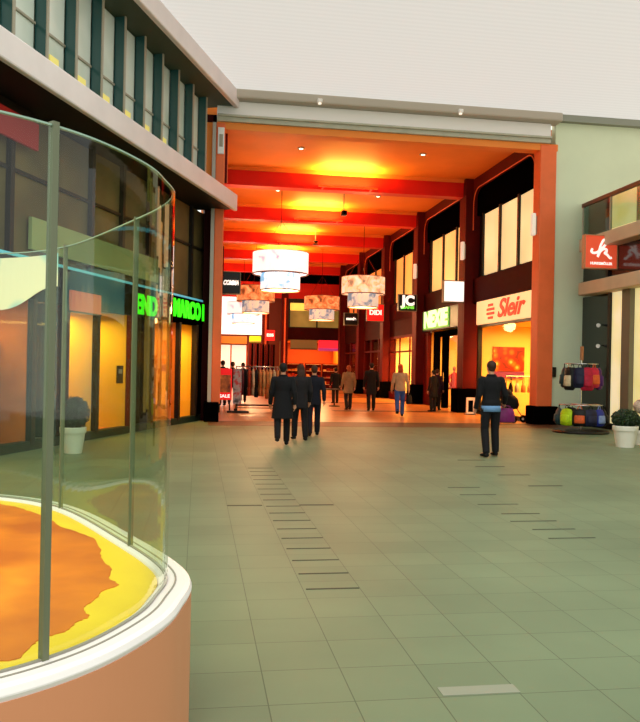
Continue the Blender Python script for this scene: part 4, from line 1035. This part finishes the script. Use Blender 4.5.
MB().tube([(-0.85, 0, 1.58), (0.85, 0, 1.58)], 0.018, 10).build('top_rail', chrome_m, t, smooth=True)
for s in (-1, 1):
    MB().tube([(0.83 * s, 0, 0.12), (0.83 * s, 0, 1.58)], 0.018, 10).build('upright', chrome_m, t, smooth=True)
    MB().tube([(0.83 * s, -0.32, 0.1), (0.83 * s, 0.32, 0.1)], 0.022, 10).build('foot', darkframe_m, t)
    for q in (-0.3, 0.3): MB().ball((0.83 * s, q, 0.05), 0.05, 0.025, 0.05).build('wheel', black_m, t)
MB().box(-0.83, 0.83, -0.2, 0.2, 0.22, 0.26).build('lower_shelf', maroon_m, t)
MB().tube([(-0.83, 0, 0.14), (0.83, 0, 0.14)], 0.014, 8).build('lower_bar', chrome_m, t)
seq = ['grey', 'plum', 'black', 'rust', 'cream', 'black', 'tan', 'sand', 'tan', 'sand', 'cream', 'tan', 'black']
words_ = {'grey': 'grey patterned', 'plum': 'plum', 'black': 'black', 'rust': 'rust red', 'cream': 'cream', 'tan': 'tan', 'sand': 'sand coloured'}
cnt = {}
for k, c in enumerate(seq):
    cnt[c] = cnt.get(c, 0) + 1
    o_ = ['first', 'second', 'third', 'fourth'][cnt[c] - 1]
    garment('%s garment, %s %s one from the left on the long rail' % (words_[c], o_, words_[c].split()[0]), (2.15 - 0.74 + 0.122 * k, RY, 1.58), gm[c], 'garments on the long rail', 0.8 + 0.25 * random.random(), random.uniform(-0.15, 0.15))
# banner stand at the left end of the rail
t = thing('display_board', 'tall pale narrow display board at the left end of the clothes rail', 'board', (1.34, RY - 0.45, 0))
MB().box(-0.14, 0.14, -0.015, 0.015, 0.3, 1.5).build('panel', ramp_mat('board_print', [(0.35, (60, 50, 60)), (0.5, (190, 180, 176)), (0.6, (206, 60, 60))], 3.5, 3), t)
MB().tube([(0, 0, 0.05), (0, 0, 0.4)], 0.02, 8).build('pole', darkframe_m, t)
MB().box(-0.34, 0.4, -0.2, 0.2, 0.0, 0.06).build('foot', darkframe_m, t, bevel=0.01)
# red advertising board beside the orange column
t = thing('advertising_board', 'red and orange advertising board standing beside the orange column at left', 'sign', (0.92, 26.95, 0))
MB().box(-0.24, 0.24, -0.03, 0.03, 0.42, 1.5).build('panel', redbox_m, t, bevel=0.02)
MB().box(-0.20, 0.20, -0.04, -0.03, 0.68, 1.28).build('print', ramp_mat('board_amber', [(0.3, (120, 50, 20)), (0.6, (230, 130, 50)), (0.8, (250, 190, 100))], 5, 3), t)
lettering('lettering', 'SALE', 0.15, signwhite_m, t, (0, -0.04, 0.55), FACE_CAM, 0.006, 0.004, width=0.36)
for s in (-1, 1): MB().box(0.18 * s - 0.02, 0.18 * s + 0.02, -0.2, 0.2, 0, 0.05).box(0.18 * s - 0.02, 0.18 * s + 0.02, -0.02, 0.02, 0.05, 0.45).build('leg', darkframe_m, t)

# rail of bags outside the nearest right-hand shop
BY = 26.0
t = thing('clothes_rail', 'chrome rail of bags inside the nearest lit shop on the right', 'clothes rail', (11.2, BY, 0), -0.15)
MB().tube([(-0.5, 0, 1.42), (0.5, 0, 1.42)], 0.018, 10).build('top_rail', chrome_m, t)
for s in (-1, 1):
    MB().tube([(0.49 * s, 0, 0.08), (0.49 * s, 0, 1.42)], 0.018, 10).build('upright', chrome_m, t)
    MB().tube([(0.49 * s, -0.26, 0.05), (0.49 * s, 0.26, 0.05)], 0.025, 10).build('foot', darkframe_m, t)
bagc = [('sand', 'sand'), ('black', 'black'), ('cream', 'cream'), ('tan', 'tan'), ('cream', 'pale')]
for k, (c, wd) in enumerate([('black', 'black'), ('cream', 'cream'), ('tan', 'tan'), ('sand', 'sand coloured')]):
    x = 11.2 - 0.33 + 0.22 * k
    handbag('%s bag hanging on the chrome rail inside the nearest lit shop' % wd, Vector((x, BY - (x - 11.2) * 0.15, 1.42)), gm[c], 0.26, 0.34, 1.2, 0.22, 'bags on the chrome rail')
# dark pushchair beside that rail
t = thing('pushchair', 'dark hooded pushchair standing outside the nearest lit shop', 'pushchair', (9.72, 23.3, 0), 0.5)
MB().loft([(0.42, 0, 0, 0.2, 0.24), (0.55, 0, 0.02, 0.25, 0.32), (0.75, 0, 0.05, 0.24, 0.28), (0.85, 0, 0.1, 0.18, 0.2)]).build('seat', cloth_ms['black'], t, smooth=True)
MB().loft([(0.72, 0, 0.16, 0.25, 0.2), (0.9, 0, 0.18, 0.24, 0.2), (1.02, 0, 0.2, 0.16, 0.13), (1.05, 0, 0.2, 0.04, 0.04)]).build('hood', cloth_ms['charcoal'], t, smooth=True)
for s in (-1, 1):
    MB().tube([(0.22 * s, -0.35, 0.12), (0.24 * s, 0.0, 0.5), (0.24 * s, 0.42, 1.02)], 0.014, 8).build('frame_tube', darkframe_m, t)
    for q in (-0.33, 0.3):
        w_ = MB().tube([(0.24 * s - 0.02, q, 0.12), (0.24 * s + 0.02, q, 0.12)], 0.12, 20).build('wheel', black_m, t)
        MB().tube([(0.24 * s - 0.025, q, 0.12), (0.24 * s + 0.025, q, 0.12)], 0.04, 12).build('wheel_hub', gm['white'], w_)
    MB().tube([(0.24 * s, 0.3, 0.12), (0.24 * s, 0.05, 0.5)], 0.014, 8).build('rear_strut', darkframe_m, t)
MB().tube([(-0.24, 0.42, 1.02), (0.24, 0.42, 1.02)], 0.018, 8).build('handle', black_m, t)
# small framed board by the column plinth
t = thing('floor_board', 'small pale framed board with a dark face on the floor by the second column', 'sign', (9.75, 27.0, 0), 0.1)
MB().ring_prism([(-0.16, 0.02), (0.16, 0.02), (0.16, 0.62), (-0.16, 0.62)], [(-0.10, 0.10), (0.10, 0.10), (0.10, 0.52), (-0.10, 0.52)], -0.03, 0.03, 'y').build('frame', gm['white'], t)
MB().box(-0.10, 0.10, -0.01, 0.02, 0.10, 0.52).build('face', black_m, t)
MB().box(-0.16, 0.16, -0.12, 0.16, 0, 0.03).build('foot', darkframe_m, t)
# small round table deep in the hall
t = thing('cafe_table', 'small dark round table on one leg deep in the hall', 'table', (5.6, 31.8, 0))
MB().lathe([(0, 0.68), (0.36, 0.68), (0.37, 0.70), (0.36, 0.72), (0, 0.72)], 28).build('tabletop', darkframe_m, t)
MB().tube([(0, 0, 0.04), (0, 0, 0.68)], 0.03, 10).build('leg', darkframe_m, t)
MB().lathe([(0.24, 0), (0.22, 0.03), (0.03, 0.05), (0, 0.05)], 24).build('base_plate', darkframe_m, t)

# ------------------------------------------------------------------ revolving bag stand outside the right-hand shop
SX, SY = 10.12, 19.5
t = thing('revolving_stand', 'revolving bag stand with two chrome rings outside the dark shop window', 'display stand', (SX, SY, 0))
MB().tube([(0, 0, 0.05), (0, 0, 1.95)], 0.02, 10).build('pole', chrome_m, t)
MB().tube([(0, 0, 1.93), (0, 0, 2.3)], 0.045, 10).build('top_tag', plain('tag_tan', (170, 110, 70), 0.5), t)
for z, R_ in ((1.83, 0.42), (0.74, 0.55)):
    rg = MB().torus((0, 0, z), R_, 0.014).build('ring', chrome_m, t, smooth=True)
    for k in range(4):
        a = PI * k / 4; MB().tube([(R_ * math.cos(a), R_ * math.sin(a), z), (-R_ * math.cos(a), -R_ * math.sin(a), z)], 0.009, 6).build('spoke', chrome_m, rg)
MB().lathe([(0.72, 0.0), (0.74, 0.03), (0.70, 0.07), (0.0, 0.08)], 36).build('base', darkframe_m, t)
def soft_bag(label, p, mat, w, h, d, rz, group, trim=None):
    """soft rounded bag hung by a loop, its broad face along local X"""
    q = thing('bag', label, 'bag', p, rz, group)
    sg = 20; mb = MB()
    mb.loft([(-h - 0.10, 0, 0, w * 0.36, d * 0.5), (-h - 0.06, 0, 0, w * 0.48, d * 0.9), (-h * 0.55 - 0.08, 0, 0, w * 0.5, d), (-0.16, 0, 0, w * 0.46, d * 0.7), (-0.09, 0, 0, w * 0.34, d * 0.35), (-0.07, 0, 0, w * 0.1, d * 0.12)], sg)
    mb.build('body', mat, q, smooth=True)
    MB().tube([(-w * 0.16, 0, -0.09), (-w * 0.08, 0, -0.01), (0, 0, 0.02), (w * 0.08, 0, -0.01), (w * 0.16, 0, -0.09)], 0.010, 8).build('strap', trim or cloth_ms['black'], q)
    MB().loft([(-h * 0.85 - 0.08, 0, -d * 0.75, w * 0.30, d * 0.5), (-h * 0.8 - 0.08, 0, -d * 0.8, w * 0.34, d * 0.5), (-h * 0.4 - 0.08, 0, -d * 0.72, w * 0.32, d * 0.45), (-h * 0.36 - 0.08, 0, -d * 0.6, w * 0.28, d * 0.3)], 16).build('pocket', trim or mat, q, smooth=True)
    return q
bm = {k: plain('bag_' + k, c, 0.55, noise=0.25, scale=9) for k, c in dict(black=(14, 14, 16), navy=(22, 24, 54), crimson=(170, 16, 50), pink=(190, 24, 60), violet=(70, 20, 96), blue=(30, 44, 140), lime=(176, 206, 20), orange=(206, 86, 36), paleblue=(120, 140, 190), teal=(30, 60, 66), cream=(206, 186, 150)).items()}
upper = [('black', 'black', 'cream', 200), ('navy', 'navy', None, 238), ('crimson', 'crimson', None, 262), ('pink', 'bright pink', 'orange', 288), ('violet', 'violet', None, 325), ('teal', 'dark teal', None, 160), ('blue', 'dark blue', None, 30), ('black', 'plain black', None, 95)]
for c, wd, tr, a in upper:
    an = math.radians(a)
    soft_bag('%s bag hanging from the upper ring of the revolving stand' % wd, (SX + 0.44 * math.cos(an), SY + 0.44 * math.sin(an), 1.81), bm[c], 0.36, 0.50 + 0.1 * random.random(), 0.10, an + PI / 2, 'bags on the upper ring', bm[tr] if tr else None)
lower = [('lime', 'lime yellow', None, 205), ('black', 'black orange-pocketed', 'orange', 240), ('navy', 'navy', None, 268), ('blue', 'blue pale-pocketed', 'paleblue', 296), ('black', 'plain black', None, 330), ('navy', 'dark navy back', None, 0), ('teal', 'dark teal', None, 170), ('black', 'black rear', None, 90)]
for c, wd, tr, a in lower:
    an = math.radians(a)
    soft_bag('%s bag hanging from the lower ring of the revolving stand' % wd, (SX + 0.57 * math.cos(an), SY + 0.57 * math.sin(an), 0.72), bm[c], 0.40, 0.42, 0.11, an + PI / 2, 'bags on the lower ring', bm[tr] if tr else None)
# ------------------------------------------------------------------ light and picture settings
W = bpy.data.worlds.new('overcast_sky'); S.world = W; W.use_nodes = True
bg = W.node_tree.nodes['Background']; bg.inputs['Color'].default_value = (0.96, 1.0, 0.93, 1); bg.inputs['Strength'].default_value = 1.45
sun = bpy.data.lights.new('sun', 'SUN'); sun.energy = 0.9; sun.angle = 0.3; sun.color = (1, 0.97, 0.92)
so = bpy.data.objects.new('sun', sun); COL.objects.link(so); so.rotation_euler = (math.radians(28), math.radians(-8), 0); so.location = (0, 0, 30)
S.view_settings.view_transform = 'Standard'; S.view_settings.look = 'None'
S.view_settings.exposure = 0.0; S.view_settings.gamma = 1.0; S.view_settings.use_curve_mapping = False
S.cycles.use_denoising = True
S.cycles.max_bounces = 8; S.cycles.diffuse_bounces = 3; S.cycles.glossy_bounces = 4; S.cycles.transparent_max_bounces = 16
S.cycles.caustics_reflective = False; S.cycles.caustics_refractive = False
S.cycles.sample_clamp_indirect = 4.0
